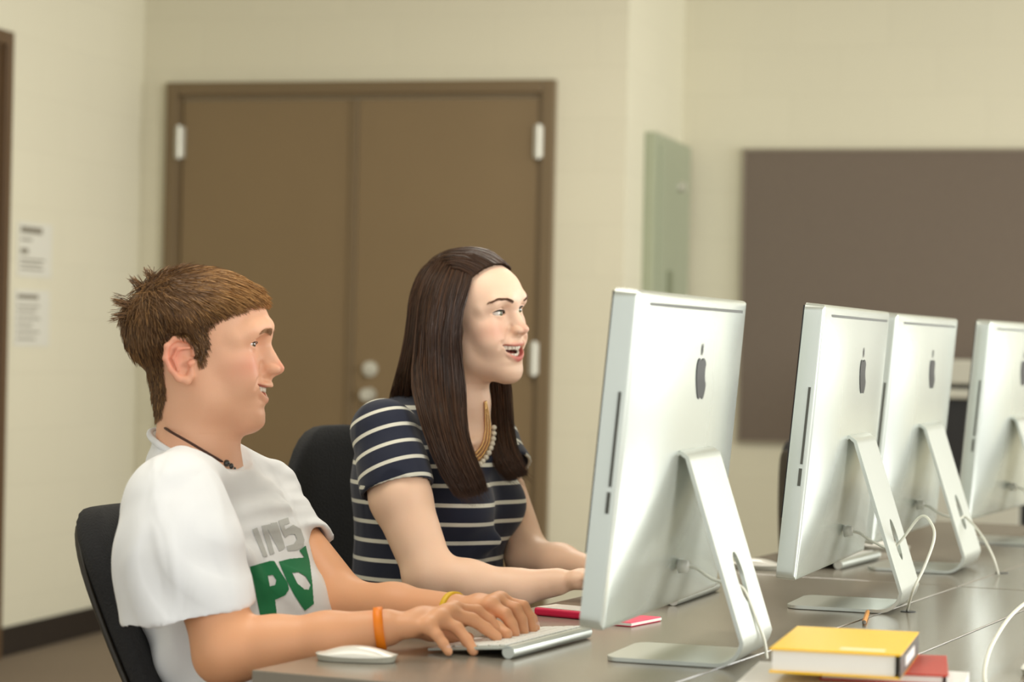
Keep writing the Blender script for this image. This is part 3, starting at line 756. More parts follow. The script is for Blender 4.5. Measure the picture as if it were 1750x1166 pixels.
# ------------------------------------------------------------------ people
FW = np.array((.911, -.412, 0)); LT = np.array((.412, .911, 0)); UPV = np.array((0, 0, 1.0))
def A(u, v, D): return np.array(P(u, v, D))
def zfix(p, z): q = np.array(p, float); q[2] = z; return q
def hand(f, wrist, fingers, thumb, wr=.026, scale=1.0, up=(0, 0, 1)):
    """fingers: [[mcp, pip, dip, tip], ...]"""
    fr = [.0102, .0096, .0088, .0078]
    for i, q in enumerate(fingers):
        m = (.98, 1.0, .96, .84)[i]*scale
        f.cone(wrist, q[0], wr*.72, .0125*m, .012, flat=(up, .72))
        f.chain(q, [r*m for r in fr], .0035)
    for a, b in zip(fingers[:-1], fingers[1:]):
        f.cone(a[0], b[0], .0118*scale, .0112*scale, .010)
        ma = np.array(a[0])*.55+np.array(wrist)*.45; mb = np.array(b[0])*.55+np.array(wrist)*.45
        f.cone(ma, mb, .0150*scale, .0145*scale, .012)
    f.chain(thumb, [.0150*scale, .0125*scale, .0104*scale, .0088*scale], .009)
def limb(f, pts, rads, k=.02, flat=None): f.chain(pts, rads, k, flat=flat)
def bounds(pts, pad):
    a = np.array(pts); return a.min(0)-pad, a.max(0)+pad
def nails(fingers, parent, up, m, scale=1.0):
    """small nail plates on the finger tips"""
    for q in fingers:
        d = np.array(q[3])-np.array(q[2]); L = np.linalg.norm(d); d /= L; n = np.array(up, float); n = n-d*(n@d); n /= np.linalg.norm(n); s = np.cross(d, n)
        c = np.array(q[3])+n*.0058*scale-d*.0022; V, F = [], []
        for i in range(5):
            for j in range(5):
                a, b = (i/4-.5), (j/4-.5); V.append(c+d*(a*.0085)+s*b*.0085+n*(.0020*(1-(2*b)**2)-.0022*(a+.5)))
        for i in range(4):
            for j in range(4): F.append((i*5+j, i*5+j+1, (i+1)*5+j+1, (i+1)*5+j))
        mesh_obj('fingernail', V, F, m, parent)

def person(name_label, sp, cols, o_world, B, scale, neck_w, neck_r, head_lo, head_hi, extra_w, blocks, h=.0013):
    """build the body as one mesh: the head block plus world-space blocks"""
    Bi = B.T; toH = lambda p: tuple((Bi @ (np.array(p)-o_world))/scale)
    V, F, mk, geo = head_mesh(sp, [toH(p) for p in neck_w], [r/scale for r in neck_r], h, head_lo, head_hi, (lambda f: extra_w(f, toH, scale)) if extra_w else None)
    Vw = (V*scale) @ B.T+o_world
    parts = [(Vw, F)]; n0 = len(Vw)
    for (lo, hi, hh, fn, sm) in blocks:
        fld = Field(lo, hi, hh); fn(fld); v, q = fld.mesh(); v = relax(v, q, sm, .5); parts.append((v, q))
    VV, FF = joinVF(parts)
    body = np_mesh('person', VV, FF, skin_mat('skin', *cols)); prop(body, name_label, 'person')
    N = len(VV)
    for k in ('lip', 'inner', 'blush'):
        a = np.zeros(N); a[:n0] = mk[k]; point_attr(body, k, a)
    arm = np.zeros(N); arm[n0:] = sp.get('tan', 0); point_attr(body, 'arm', arm)
    X = lambda p: Vector(B @ (np.array(p)*scale)+o_world)
    return body, geo, X, toH

# ---------------- the boy
bo = A(345, 610, 3.68); bB = basis(R(1.0), R(1.2), R(0))
b_sh_r, b_sh_l = A(308, 850, 3.51), A(452, 850, 3.90)
b_el_r, b_el_l = A(388, 1112, 3.43), A(592, 1040, 3.72)
b_wr_r, b_wr_l = A(662, 1073, 3.42), A(778, 1046, 3.585)
b_chest = A(388, 915, 3.715); b_belly = np.array((b_chest[0]+.052, 3.705, .66)); b_hip = np.array((b_chest[0]+.085, 3.70, .55))
bR = [[A(775, 1042, 3.475), A(815, 1045, 3.495), A(836, 1061, 3.495), A(850, 1077, 3.49)],
      [A(765, 1049, 3.45), A(807, 1059, 3.465), A(831, 1075, 3.465), A(849, 1089, 3.46)],
      [A(750, 1059, 3.425), A(781, 1074, 3.42), A(798, 1095, 3.41), A(809, 1113, 3.40)],
      [A(732, 1070, 3.40), A(747, 1086, 3.39), A(758, 1101, 3.385), A(766, 1114, 3.38)]]
bRt = [A(695, 1072, 3.45), A(735, 1080, 3.485), A(772, 1086, 3.49), A(800, 1091, 3.485)]
bL = [[A(838, 1035, 3.535), A(864, 1050, 3.52), A(874, 1067, 3.515), A(880, 1082, 3.51)],
      [A(848, 1030, 3.562), A(881, 1041, 3.552), A(891, 1060, 3.548), A(895, 1079, 3.545)],
      [A(854, 1027, 3.588), A(894, 1037, 3.582), A(905, 1056, 3.578), A(911, 1076, 3.573)],
      [A(858, 1028, 3.612), A(896, 1040, 3.608), A(909, 1057, 3.603), A(916, 1073, 3.60)]]
bLt = [A(800, 1052, 3.57), A(828, 1064, 3.53), A(848, 1075, 3.50), A(866, 1084, 3.485)]
b_knee = [b_hip+FW*.42-LT*.12+UPV*-.03, b_hip+FW*.42+LT*.12+UPV*-.03]
b_foot = [zfix(b_knee[0]+FW*.06, .09), zfix(b_knee[1]+FW*.02, .09)]
def boy_r(f):
    limb(f, [b_sh_r-UPV*.01, A(352, 985, 3.455), b_el_r], [.046, .049, .045])
    limb(f, [b_el_r, A(470, 1103, 3.425), A(560, 1090, 3.42), b_wr_r], [.045, .0395, .034, .0265])
    f.ell(A(372, 1128, 3.43), (.026, .026, .026), .02)
    hand(f, b_wr_r, bR, bRt)
def boy_l(f):
    limb(f, [b_sh_l-UPV*.01, b_el_l], [.043, .042]); limb(f, [b_el_l, b_el_l*.55+b_wr_l*.45, b_wr_l], [.043, .038, .027])
    hand(f, b_wr_l, bL, bLt)
def legs(f, hip, knees, feet, r=1.0):
    for s, k, ft in ((-1, knees[0], feet[0]), (1, knees[1], feet[1])):
        limb(f, [hip+LT*s*.09, k], [.088*r, .062*r]); limb(f, [k, k*.6+ft*.4-FW*.01, ft], [.060*r, .055*r, .036*r])
        f.cone(ft-UPV*.045-FW*.03, ft-UPV*.055+FW*.16, .034, .028, .02)
def boy_t(f):
    f.cone(b_chest-UPV*.06, b_belly, .115, .120, .04, flat=(FW, .52)); f.cone(b_belly, b_hip, .120, .140, .04, flat=(FW, .62))
    f.cone(b_sh_r-UPV*.015, b_sh_l-UPV*.015, .030, .030, .03); legs(f, b_hip, b_knee, b_foot)
neck_b = A(338, 775, 3.69)
body_b, geo_b, XB, toHb = person('boy in a white t-shirt typing, smiling in profile, at the nearest computer', dict(BOY, tan=.75), BOYSKIN, bo, bB, 1.0,
    [A(326, 640, 3.68), neck_b, A(345, 850, 3.70)], [.055, .059, .075], (-.13, -.115, -.215), (.145, .115, .14), None,
    [(*bounds([b_sh_r, b_el_r, bR[0][3], bR[3][3], b_wr_r], .06), .0020, boy_r, 3), (*bounds([b_sh_l, b_el_l, bL[3][3], bL[0][3], b_wr_l], .06), .0022, boy_l, 3),
     (*bounds([b_hip-LT*.2, b_hip+LT*.2, b_foot[0], b_foot[1]+FW*.2, b_chest, b_sh_r, b_sh_l], .10), .009, boy_t, 2)])

# ---------------- the woman
gB = basis(R(-35), R(1), R(7)); go = A(813, 550, 4.42); GS = .95
g_sh_r, g_sh_l = A(657, 738, 4.28), A(845, 748, 4.64)
g_el_r, g_el_l = A(735, 984, 4.19), A(903, 955, 4.50)
g_wr_r, g_wr_l = A(952, 1011, 4.16), A(1010, 978, 4.36)
g_chest = A(738, 850, 4.47); g_belly = np.array(A(732, 985, 4.48)); g_hip = zfix(A(722, 1100, 4.50), .56)
def gf(c, dx, dl, z0=.752): # a curled finger towards the keyboard
    return [c, c+FW*.030+UPV*.006, c+FW*.048-UPV*.010, zfix(c+FW*.055, z0-.012)]
gRw = zfix(g_wr_r, .752); hR0 = zfix(gRw+FW*.075+LT*.02, .765)
gR = [gf(hR0+LT*(.030-.020*i)-FW*(.004*abs(i-1)), 0, 0) for i in range(4)]
gRt = [gRw+FW*.02+LT*.02, zfix(gRw+FW*.055+LT*.055, .745), zfix(gRw+FW*.08+LT*.062, .740), zfix(gRw+FW*.10+LT*.062, .738)]
gLw = zfix(g_wr_l, .756); hL0 = zfix(gLw+FW*.070-LT*.02, .768)
gL = [gf(hL0-LT*(.030-.020*i)-FW*(.004*abs(i-1)), 0, 0) for i in range(4)]
gLt = [gLw+FW*.02-LT*.02, zfix(gLw+FW*.055-LT*.050, .745), zfix(gLw+FW*.08-LT*.055, .742), zfix(gLw+FW*.10-LT*.055, .740)]
g_knee = [g_hip+FW*.40-LT*.09+UPV*-.02, g_hip+FW*.40+LT*.09+UPV*-.02]; g_foot = [zfix(g_knee[0]+FW*.03, .08), zfix(g_knee[1]-FW*.02, .08)]
def girl_r(f):
    limb(f, [g_sh_r-UPV*.01, A(684, 850, 4.24), g_el_r], [.046, .052, .043])
    limb(f, [g_el_r, A(800, 996, 4.18), A(880, 1006, 4.17), gRw], [.041, .037, .031, .024]); f.ell(A(722, 990, 4.19), (.028, .028, .026), .02)
    hand(f, gRw, gR, gRt, .023, .88)
def girl_l(f):
    limb(f, [A(838, 758, 4.635), g_el_l], [.037, .039]); limb(f, [g_el_l, g_el_l*.5+gLw*.5, gLw], [.041, .035, .024]); hand(f, gLw, gL, gLt, .023, .88)
def girl_t(f):
    f.cone(g_chest, g_belly, .135, .12, .04, flat=(FW, .72)); f.cone(g_belly, g_hip, .12, .15, .04, flat=(FW, .8)); f.cone(g_sh_r, g_sh_l, .04, .04, .05)
    legs(f, g_hip, g_knee, g_foot, .92)
def girl_chest(f, toH, sc):
    nb = A(783, 775, 4.47)
    f.cone(toH(g_sh_r+UPV*.0), toH(nb), .036/sc, .056/sc, .03); f.cone(toH(g_sh_l+UPV*.0), toH(nb), .034/sc, .058/sc, .03)
    ff = tuple(gB.T @ FW)
    f.cone(toH(nb-UPV*.02), toH(g_chest+UPV*.02+FW*.02), .075/sc, .125/sc, .05, flat=(ff, .62))
    f.chain([toH(A(822, 752, 4.42)), toH(A(790, 762, 4.37)), toH(A(740, 755, 4.33))], .006/sc, .012)
neck_g = A(788, 745, 4.46)
body_g, geo_g, XG, toHg = person('laughing woman with long brown hair and a striped navy shirt, seated behind the boy', dict(GIRL, tan=.15), GIRLSKIN, go, gB, GS,
    [A(786, 600, 4.44), A(790, 690, 4.45), A(784, 790, 4.48)], [.048, .047, .056], (-.14, -.13, -.35), (.145, .14, .14), girl_chest,
    [(*bounds([g_sh_r, g_el_r, gR[0][3], gR[3][3], gRw], .06), .0022, girl_r, 3), (*bounds([g_sh_l, g_el_l, gL[3][3], gL[0][3], gLw], .06), .0026, girl_l, 3),
     (*bounds([g_hip-LT*.2, g_hip+LT*.2, g_foot[0], g_foot[1]+FW*.2, g_chest, g_sh_r, g_sh_l], .09), .009, girl_t, 2)], h=.0015)
M['nail'] = mat('fingernail', S(238, 190, 166), .3, noise=.02)
nails(bR, body_b, (.25, -.25, 1), M['nail']); nails(bL, body_b, (.45, -.25, .9), M['nail'])
for body, geo, X, sc, iris, gaze in ((body_b, geo_b, XB, 1, S(96, 78, 48), (1, -.34, .0)), (body_g, geo_g, XG, GS, S(112, 116, 84), (1, .07, .0))):
    ex, ey, ez, er = geo['eye']
    for s in (-1, 1):
        eyeball((ex, s*ey, ez), er, gaze, iris, body, X)
        V_, F_ = tube_data([X(p) for p in geo['lids'][s]], .0008 if sc == 1 else .0015, 5); e = mesh_obj('eyelash', V_, F_, M['lash'], body)
    gap = geo['mouth'][1]
    teeth(geo, body, X, True, hgt=.0094)
    if gap > .016:
        teeth(geo, body, X, False, hgt=.0060, back=.0105)
        bm = bmesh.new(); bmesh.ops.create_uvsphere(bm, u_segments=20, v_segments=12, radius=1); mz_ = geo['mouth'][3]; mx_ = geo['mouth'][4]
        for v in bm.verts: v.co = X((mx_-.028+v.co.x*.014, v.co.y*.017, mz_-.008+v.co.z*.0055))
        bm_obj('tongue', bm, M['gum'], body, smooth=True)

# ---------------- clothes
def cloth(name, fld, m, parent, sm=3, wr=None):
    V, F = fld.mesh(); V = relax(V, F, sm, .5)
    o = np_mesh(name, V, F, m, parent); return o, V, F
def plane_cut(f, c, n, ctr, rad, k=.002):
    n = np.array(n, float); n /= np.linalg.norm(n); c = np.array(c); ctr = np.array(ctr)
    def fn(X, Y, Z):
        d = -((X-c[0])*n[0]+(Y-c[1])*n[1]+(Z-c[2])*n[2]); s = np.sqrt((X-ctr[0])**2+(Y-ctr[1])**2+(Z-ctr[2])**2)-rad
        return np.maximum(d, s).astype(np.float32)
    f.op(fn, ctr-rad, ctr+rad, k, 'cut')
def cloth_mat(name, col, rough=.85, bump=.5, weave=900):
    m = mat(name, col, rough, noise=.015, nscale=12); nt = m.node_tree; b = nt.nodes['Principled BSDF']; tc = nt.nodes['Texture Coordinate']
    n = nt.nodes.new('ShaderNodeTexNoise'); n.inputs['Scale'].default_value = 10; n.inputs['Detail'].default_value = 1.2; n.inputs['Distortion'].default_value = .7
    mp = nt.nodes.new('ShaderNodeMapping'); mp.inputs['Rotation'].default_value = (.3, .5, .4); mp.inputs['Scale'].default_value = (1.6, 1.0, .55)
    nt.links.new(tc.outputs['Object'], mp.inputs[0]); nt.links.new(mp.outputs[0], n.inputs['Vector'])
    bp = nt.nodes.new('ShaderNodeBump'); bp.inputs['Strength'].default_value = bump; bp.inputs['Distance'].default_value = .02
    nt.links.new(n.outputs['Fac'], bp.inputs['Height'])
    n2 = nt.nodes.new('ShaderNodeTexNoise'); n2.inputs['Scale'].default_value = weave; nt.links.new(tc.outputs['Object'], n2.inputs['Vector'])
    b2 = nt.nodes.new('ShaderNodeBump'); b2.inputs['Strength'].default_value = .15; b2.inputs['Distance'].default_value = .001
    nt.links.new(n2.outputs['Fac'], b2.inputs['Height']); nt.links.new(bp.outputs['Normal'], b2.inputs['Normal']); nt.links.new(b2.outputs['Normal'], b.inputs['Normal'])
    b.inputs['Sheen Weight'].default_value = .15
    return m
M['tee'] = cloth_mat('white_cotton_jersey', S(240, 242, 245), .9, .7)
M['jeans'] = cloth_mat('blue_denim', S(44, 52, 72), .85, .3)
M['shoe'] = mat('shoe_canvas', S(60, 58, 56), .7, noise=.1)
# white t-shirt
def half_cut(f, c, n):
    n = np.array(n, float); n /= np.linalg.norm(n)
    f.a = np.maximum(f.a, ((f.ax[0][:, None, None]-c[0])*n[0]+(f.ax[1][None, :, None]-c[1])*n[1]+(f.ax[2][None, None, :]-c[2])*n[2]).astype(np.float32))
def shell_end(f, c, n, t=.0075):
    """hollow out the part of f lying beyond the plane (c, n)"""
    n = np.array(n, float); n /= np.linalg.norm(n)
    d = -((f.ax[0][:, None, None]-c[0])*n[0]+(f.ax[1][None, :, None]-c[1])*n[1]+(f.ax[2][None, None, :]-c[2])*n[2]).astype(np.float32)
    f.a = np.maximum(f.a, -np.maximum(f.a+t, d))
def merge(f, g, k):
    f.a = smin(f.a, g.a, k)
hem_r = A(316, 1052, 3.455); hem_l = A(522, 938, 3.815)
lohi = bounds([b_chest-FW*.16-LT*.24, b_chest+FW*.16+LT*.24, b_hip-UPV*.02, A(300, 700, 3.6), A(215, 900, 3.40), hem_l, hem_r-UPV*.03-np.array((0, .07, 0))], .06)
sf = Field(*lohi, .0032); s1 = Field(*lohi, .0032); s2 = Field(*lohi, .0032)
bc = b_chest-UPV*.055
sf.cone(bc, b_belly+UPV*.02, .166, .158, .05, flat=(FW, .68)); sf.cone(b_belly+UPV*.02, b_hip, .160, .178, .05, flat=(FW, .78))
sf.cone(bc-FW*.03+UPV*.02, bc-UPV*.06, .140, .145, .05, flat=(FW, .82))
nb_ = A(338, 796, 3.69)
sf.cone(A(303, 845, 3.52), nb_-UPV*.005, .058, .060, .04); sf.cone(A(446, 842, 3.88), nb_-UPV*.005, .054, .060, .04)
sf.cone(nb_-UPV*.03, nb_+UPV*.075-FW*.012, .066, .0635, .015)
s1.chain([A(290, 868, 3.50), A(302, 960, 3.47), hem_r-UPV*.06], [.070, .079, .089], .05, flat=((0, 1, 0), .86))
s1.cone(A(325, 900, 3.50), A(376, 1110, 3.435), .056, .056, .05)
shell_end(s1, A(340, 985, 3.46), (.2, 0, -1)); half_cut(s1, A(412, 1034, 3.46), np.array((.20, .05, -1.0)))
ax_l = b_el_l-b_sh_l; ax_l /= np.linalg.norm(ax_l)
s2.chain([A(450, 862, 3.88), hem_l+ax_l*.03], [.058, .050], .04)
shell_end(s2, hem_l-ax_l*.03, ax_l); half_cut(s2, hem_l, ax_l)
merge(sf, s1, .03); merge(sf, s2, .03)
for (a, b, r, k) in ((A(345, 860, 3.50), A(400, 960, 3.55), .006, .03), (A(420, 1000, 3.60), A(520, 1040, 3.68), .006, .03), (A(398, 890, 3.57), A(440, 1010, 3.585), .006, .03), (A(470, 870, 3.74), A(505, 960, 3.72), .006, .03)): sf.cone(a, b, r, r*.6, k)
cb_, cf_ = A(268, 731, 3.72), A(404, 803, 3.655)
pn_ = np.cross(cf_-cb_, LT); pn_ /= np.linalg.norm(pn_); pn_ *= np.sign(pn_[2])
plane_cut(sf, cb_*.5+cf_*.5, pn_, cb_*.5+cf_*.5+pn_*.10, .135)
tV, tF = sf.mesh(); tV = relax(tV, tF, 7, .5)
def vnormals(V, F):
    n = np.cross(V[F[:, 2]]-V[F[:, 0]], V[F[:, 3]]-V[F[:, 1]]); N = np.zeros_like(V)
    for k in range(3): N[:, k] = sum(np.bincount(F[:, j], n[:, k], len(V)) for j in range(4))
    return N/(np.linalg.norm(N, axis=1, keepdims=True)+1e-12)
def drape(V, N, src, a1, a2, fq, amp, d0, d1, ph=0):
    """folds fanning out from the point src in the plane (a1, a2)"""
    q = V-src; x, z = q @ a1, q @ a2; th = np.arctan2(x, z); d = np.hypot(x, z)
    w = np.clip((d-d0)/(d1-d0), 0, 1); s_ = np.sin(th*fq+2.2*np.sin(d*17+ph)+ph); s_ = np.sign(s_)*np.abs(s_)**.8
    return (s_*amp*w*w*(3-2*w))[:, None]*N
tN = vnormals(tV, tF); near_ = np.clip((3.60-tV[:, 1])/.06, 0, 1)[:, None]
tV = tV+drape(tV, tN, A(300, 815, 3.5), FW, -UPV, 13, .0034, .05, .20)*near_+drape(tV, tN, A(372, 872, 3.52), FW+LT*.3, -UPV, 12, .0040, .02, .14, 1.3)*(1-near_)+drape(tV, tN, A(505, 900, 3.84), -FW, -UPV, 11, .0030, .02, .10, .4)*(1-near_)
tee = np_mesh('t_shirt', tV, tF, M['tee'], body_b)
_c = cb_*.5+cf_*.5; _a = (cf_-cb_)/2; V_, F_ = tube_data([_c+_a*math.cos(t)*1.0+LT*math.sin(t)*.064-pn_*.005 for t in np.linspace(0, 2*math.pi, 49)], .0052, 8); mesh_obj('collar', V_, F_, M['tee'], tee)
# printed letters on the chest: outlines measured on the photo, laid on the cloth
bvh = BVHTree.FromPolygons([tuple(v) for v in tV], [tuple(int(i) for i in f) for f in tF])
camp = Vector((0, 0, CAMZ))
def on_surface(tree, u, v, off=.0009):
    d = (P(u, v, 1.0)-camp).normalized(); r = tree.ray_cast(camp, d, 8)
    if r[0] is None: return None
    n = r[1] if r[1].dot(d) < 0 else -r[1]; return r[0]+n*off
def inpoly(x, y, poly):
    c = False; n = len(poly)
    for i in range(n):
        x1, y1 = poly[i]; x2, y2 = poly[(i+1) % n]
        if (y1 > y) != (y2 > y) and x < (x2-x1)*(y-y1)/(y2-y1)+x1: c = not c
    return c
def print_mesh(name, polys, holes, m, parent, step=1.0, sc=2.502, ox=100, oy=700):
    polys = [[(ox+x/sc, oy+y/sc) for x, y in p] for p in polys]; holes = [[(ox+x/sc, oy+y/sc) for x, y in p] for p in holes]
    xs = [x for p in polys for x, y in p]; ys = [y for p in polys for x, y in p]; V, F, ids = [], [], {}
    def vid(i, j):
        if (i, j) not in ids:
            q = on_surface(bvh, x0+i*step, y0+j*step)
            if q is None: return None
            ids[i, j] = len(V); V.append(q)
        return ids[i, j]
    x0, y0 = min(xs), min(ys); nx, ny = int((max(xs)-x0)/step)+1, int((max(ys)-y0)/step)+1
    for i in range(nx):
        for j in range(ny):
            cx, cy = x0+(i+.5)*step, y0+(j+.5)*step
            if any(inpoly(cx, cy, p) for p in polys) and not any(inpoly(cx, cy, p) for p in holes):
                q = [vid(i, j), vid(i+1, j), vid(i+1, j+1), vid(i, j+1)]
                if None not in q: F.append(q)
    return mesh_obj(name, V, F, m, parent)
M['print_green'] = mat('green_screen_print', S(22, 122, 74), .7, noise=.05, nscale=30)
M['print_grey'] = mat('grey_screen_print', S(192, 194, 192), .7, noise=.03, nscale=30)
prop(print_mesh('chest_print', [[(818, 672), (905, 648), (922, 650), (945, 690), (978, 742), (984, 770), (968, 795), (925, 815), (933, 885), (862, 885)],
     [(1028, 604), (1055, 583), (1072, 650), (1083, 740), (1090, 832), (1052, 862), (1010, 800), (975, 735), (940, 652), (985, 640), (1050, 634)]],
    [[(893, 712), (915, 708), (930, 730), (925, 752), (902, 757)], [(998, 700), (1025, 697), (1055, 715), (1076, 750), (1068, 772), (1050, 770), (1020, 745)]], M['print_green'], tee, .75), label='green printed letters')
prop(print_mesh('chest_print', [[(826, 514), (848, 506), (893, 628), (874, 632)], [(866, 499), (888, 495), (922, 616), (902, 624)], [(884, 496), (904, 492), (962, 598), (942, 606)], [(905, 488), (934, 483), (968, 592), (946, 600)],
     [(938, 478), (980, 463), (987, 487), (963, 496), (968, 514), (1002, 494), (1034, 512), (1050, 560), (1044, 590), (1014, 603), (978, 606), (972, 586), (1004, 577), (1018, 556), (1008, 535), (986, 534), (966, 548), (950, 515)]],
    [], M['print_grey'], tee, .75), label='grey printed letters')
# jeans and shoes
def trousers(name, hip, knees, feet, m, parent, r=1.0):
    f = Field(*bounds([hip-LT*.22, hip+LT*.22, feet[0], feet[1], knees[0]], .12), .008)
    for s, k, ft in ((-1, knees[0], feet[0]), (1, knees[1], feet[1])):
        f.cone(hip+LT*s*.088, k, .100*r, .074*r, .03); f.chain([k, k*.5+ft*.5, ft+UPV*.02], [.073*r, .068*r, .060*r], .03)
    f.cone(hip-LT*.07, hip+LT*.07, .108*r, .108*r, .04)
    plane_cut(f, (0, 0, .085), (0, 0, -1), feet[0]*.5+feet[1]*.5, .35) if False else None
    V, F = f.mesh(); return np_mesh(name, relax(V, F, 2), F, m, parent)
def shoes(feet, parent, m):
    for ft in feet:
        f = Field(*bounds([ft-FW*.09, ft+FW*.22, zfix(ft, 0)], .05), .005)
        f.cone(zfix(ft-FW*.035, .045), zfix(ft+FW*.155, .040), .043, .038, .02, flat=(LT, .95)); f.cone(zfix(ft, .055), zfix(ft, .10), .045, .046, .03)
        plane_cut(f, (0, 0, .004), (0, 0, -1), zfix(ft+FW*.06, -.2), .22)
        V, F = f.mesh(); np_mesh('shoe', relax(V, F, 2), F, m, parent)
trousers('jeans', b_hip, b_knee, b_foot, M['jeans'], body_b); shoes(b_foot, body_b, M['shoe'])
trousers('jeans', g_hip, g_knee, g_foot, M['jeans'], body_g, .95); shoes(g_foot, body_g, M['shoe'])

# striped shirt
def stripe_mat():
    m = cloth_mat('navy_striped_jersey', S(22, 28, 52), .8, .35); nt = m.node_tree; b = nt.nodes['Principled BSDF']
    a = nt.nodes.new('ShaderNodeAttribute'); a.attribute_name = 'stripe'
    fr = nt.nodes.new('ShaderNodeMath'); fr.operation = 'FRACT'; nt.links.new(a.outputs['Fac'], fr.inputs[0])
    lt = nt.nodes.new('ShaderNodeMath'); lt.operation = 'LESS_THAN'; lt.inputs[1].default_value = .205; nt.links.new(fr.outputs[0], lt.inputs[0])
    mx = nt.nodes.new('ShaderNodeMix'); mx.data_type = 'RGBA'; mx.inputs[6].default_value = S(20, 27, 50); mx.inputs[7].default_value = S(224, 222, 208)
    nt.links.new(lt.outputs[0], mx.inputs[0]); nt.links.new(mx.outputs[2], b.inputs['Base Color']); return m
M['stripes'] = stripe_mat()
gh_r = A(679, 838, 4.245); gh_l = A(863, 800, 4.60)
glh = bounds([g_chest-FW*.18-LT*.22, g_chest+FW*.17+LT*.22, g_hip, A(655, 660, 4.25), gh_r, gh_l], .06)
gs = Field(*glh, .0032); g1 = Field(*glh, .0032); g2 = Field(*glh, .0032)
def g_torso(f):
    f.cone(g_chest+UPV*.03-FW*.01, g_belly, .172, .150, .05, flat=(FW, .76)); f.cone(g_belly, g_hip, .150, .170, .05, flat=(FW, .84))
    for s in (-1, 1): f.ell(g_chest+FW*.092+LT*s*.072-UPV*.012, (.062, .062, .060), .05)
    f.cone(A(662, 742, 4.30), A(775, 775, 4.46), .052, .062, .05); f.cone(A(842, 752, 4.63), A(790, 775, 4.48), .048, .060, .05)
    f.cone(A(740, 760, 4.50), A(730, 840, 4.49), .10, .13, .05, flat=(FW, .8))
gax = g_el_r-g_sh_r; gax /= np.linalg.norm(gax); gal = g_el_l-g_sh_l; gal /= np.linalg.norm(gal)
g_torso(gs)
g1.chain([A(655, 738, 4.28), A(672, 800, 4.255), gh_r, gh_r+gax*.05], [.059, .0595, .0605, .061], .02)
shell_end(g1, gh_r-gax*.03, gax, .006); half_cut(g1, gh_r, gax+np.array((-.10, 0, 0)))
g2.chain([A(838, 752, 4.635), gh_l, gh_l+gal*.05], [.049, .048, .048], .02)
shell_end(g2, gh_l-gal*.03, gal, .006); half_cut(g2, gh_l, gal)
merge(gs, g1, .018); merge(gs, g2, .018)
for (a, b, r, k) in ((A(760, 950, 4.375), A(850, 925, 4.375), .006, .05), (A(640, 900, 4.46), A(690, 985, 4.39), .007, .04)):
    gs.cone(a, b, r, r*.6, k)
# scooped neckline
gs.ell(A(797, 722, 4.43), (.062, .080, .085), .01, 'cut'); gs.ell(A(815, 768, 4.35), (.050, .058, .047), .02, 'cut')
shirt, gV, gF = cloth('striped_shirt', gs, M['stripes'], body_g, 3)
cen = gV[gF].mean(1)
def t_along(p, a, ax): return (p-a) @ ax
dr = seg_dist(cen, [g_sh_r, gh_r+gax*.05]); dl_ = seg_dist(cen, [g_sh_l, gh_l+gal*.05])
ft_ = Field(gs.lo, gs.lo+np.array(gs.n)*gs.h, .0064); g_torso(ft_)
dt = ft_.val(cen)
seam_r = (cen-(g_sh_r-LT*-.045)) @ LT
sl_r = (dr < .068) & ((cen-g_sh_r) @ LT < .040) ; sl_l = (dl_ < .062) & ((cen-g_sh_l) @ LT > -.030)
sl_r &= (dt > -.004) | ((cen-g_sh_r) @ LT < .015)
val = (gV[:, 2][gF]-.0035)/.0345
val = np.where(sl_r[:, None], ((gV-gh_r) @ gax)[gF]/.0325+.15, val); val = np.where(sl_l[:, None], ((gV-gh_l) @ gal)[gF]/.0325+.15, val)
at = shirt.data.attributes.new('stripe', 'FLOAT', 'CORNER'); at.data.foreach_set('value', np.ascontiguousarray(val+100, np.float32).ravel())
# ------------------------------------------------------------------ hair
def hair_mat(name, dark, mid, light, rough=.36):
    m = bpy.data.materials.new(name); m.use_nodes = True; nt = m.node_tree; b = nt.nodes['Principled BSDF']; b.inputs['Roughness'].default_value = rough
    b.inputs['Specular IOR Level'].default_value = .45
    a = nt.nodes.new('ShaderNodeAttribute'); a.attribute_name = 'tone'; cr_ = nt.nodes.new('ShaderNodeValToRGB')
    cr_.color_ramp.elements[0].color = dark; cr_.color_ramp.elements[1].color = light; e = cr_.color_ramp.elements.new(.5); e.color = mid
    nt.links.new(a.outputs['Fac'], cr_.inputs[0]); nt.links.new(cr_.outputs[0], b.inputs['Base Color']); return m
def resample(pts, n):
    sp_ = np.array([tuple(p) for p in smooth_path([tuple(p) for p in pts], 8)]); d = np.r_[0, np.cumsum(np.linalg.norm(np.diff(sp_, axis=0), axis=1))]; t = np.linspace(0, d[-1], n)
    return np.stack([np.interp(t, d, sp_[:, k]) for k in range(3)], 1)
def strands_mesh(C, rad, tone, n=3):
    """C (S,M,3) centre lines -> tapered tubes"""
    S_, M_, _ = C.shape; T_ = np.gradient(C, axis=1); T_ /= np.linalg.norm(T_, axis=2, keepdims=True)+1e-12
    up = np.array((0.3, -.9, .3)); s = np.cross(T_, up); s /= np.linalg.norm(s, axis=2, keepdims=True)+1e-12; w = np.cross(T_, s)
    tp = np.linspace(0, 1, M_); tap = np.minimum(1, (1-tp)*5+.12)[None, :, None]*np.asarray(rad)[:, None, None]
    V = np.stack([C+(s*math.cos(2*math.pi*k/n)+w*math.sin(2*math.pi*k/n))*tap for k in range(n)], 2).reshape(-1, 3)
    base = (np.arange(S_)[:, None, None]*M_+np.arange(M_-1)[None, :, None])*n; k = np.arange(n)[None, None, :]
    F = np.stack([base+k, base+(k+1) % n, base+n+(k+1) % n, base+n+k], -1).reshape(-1, 4)
    return V, F, np.repeat(tone, M_*n)
rng = np.random.default_rng(5)
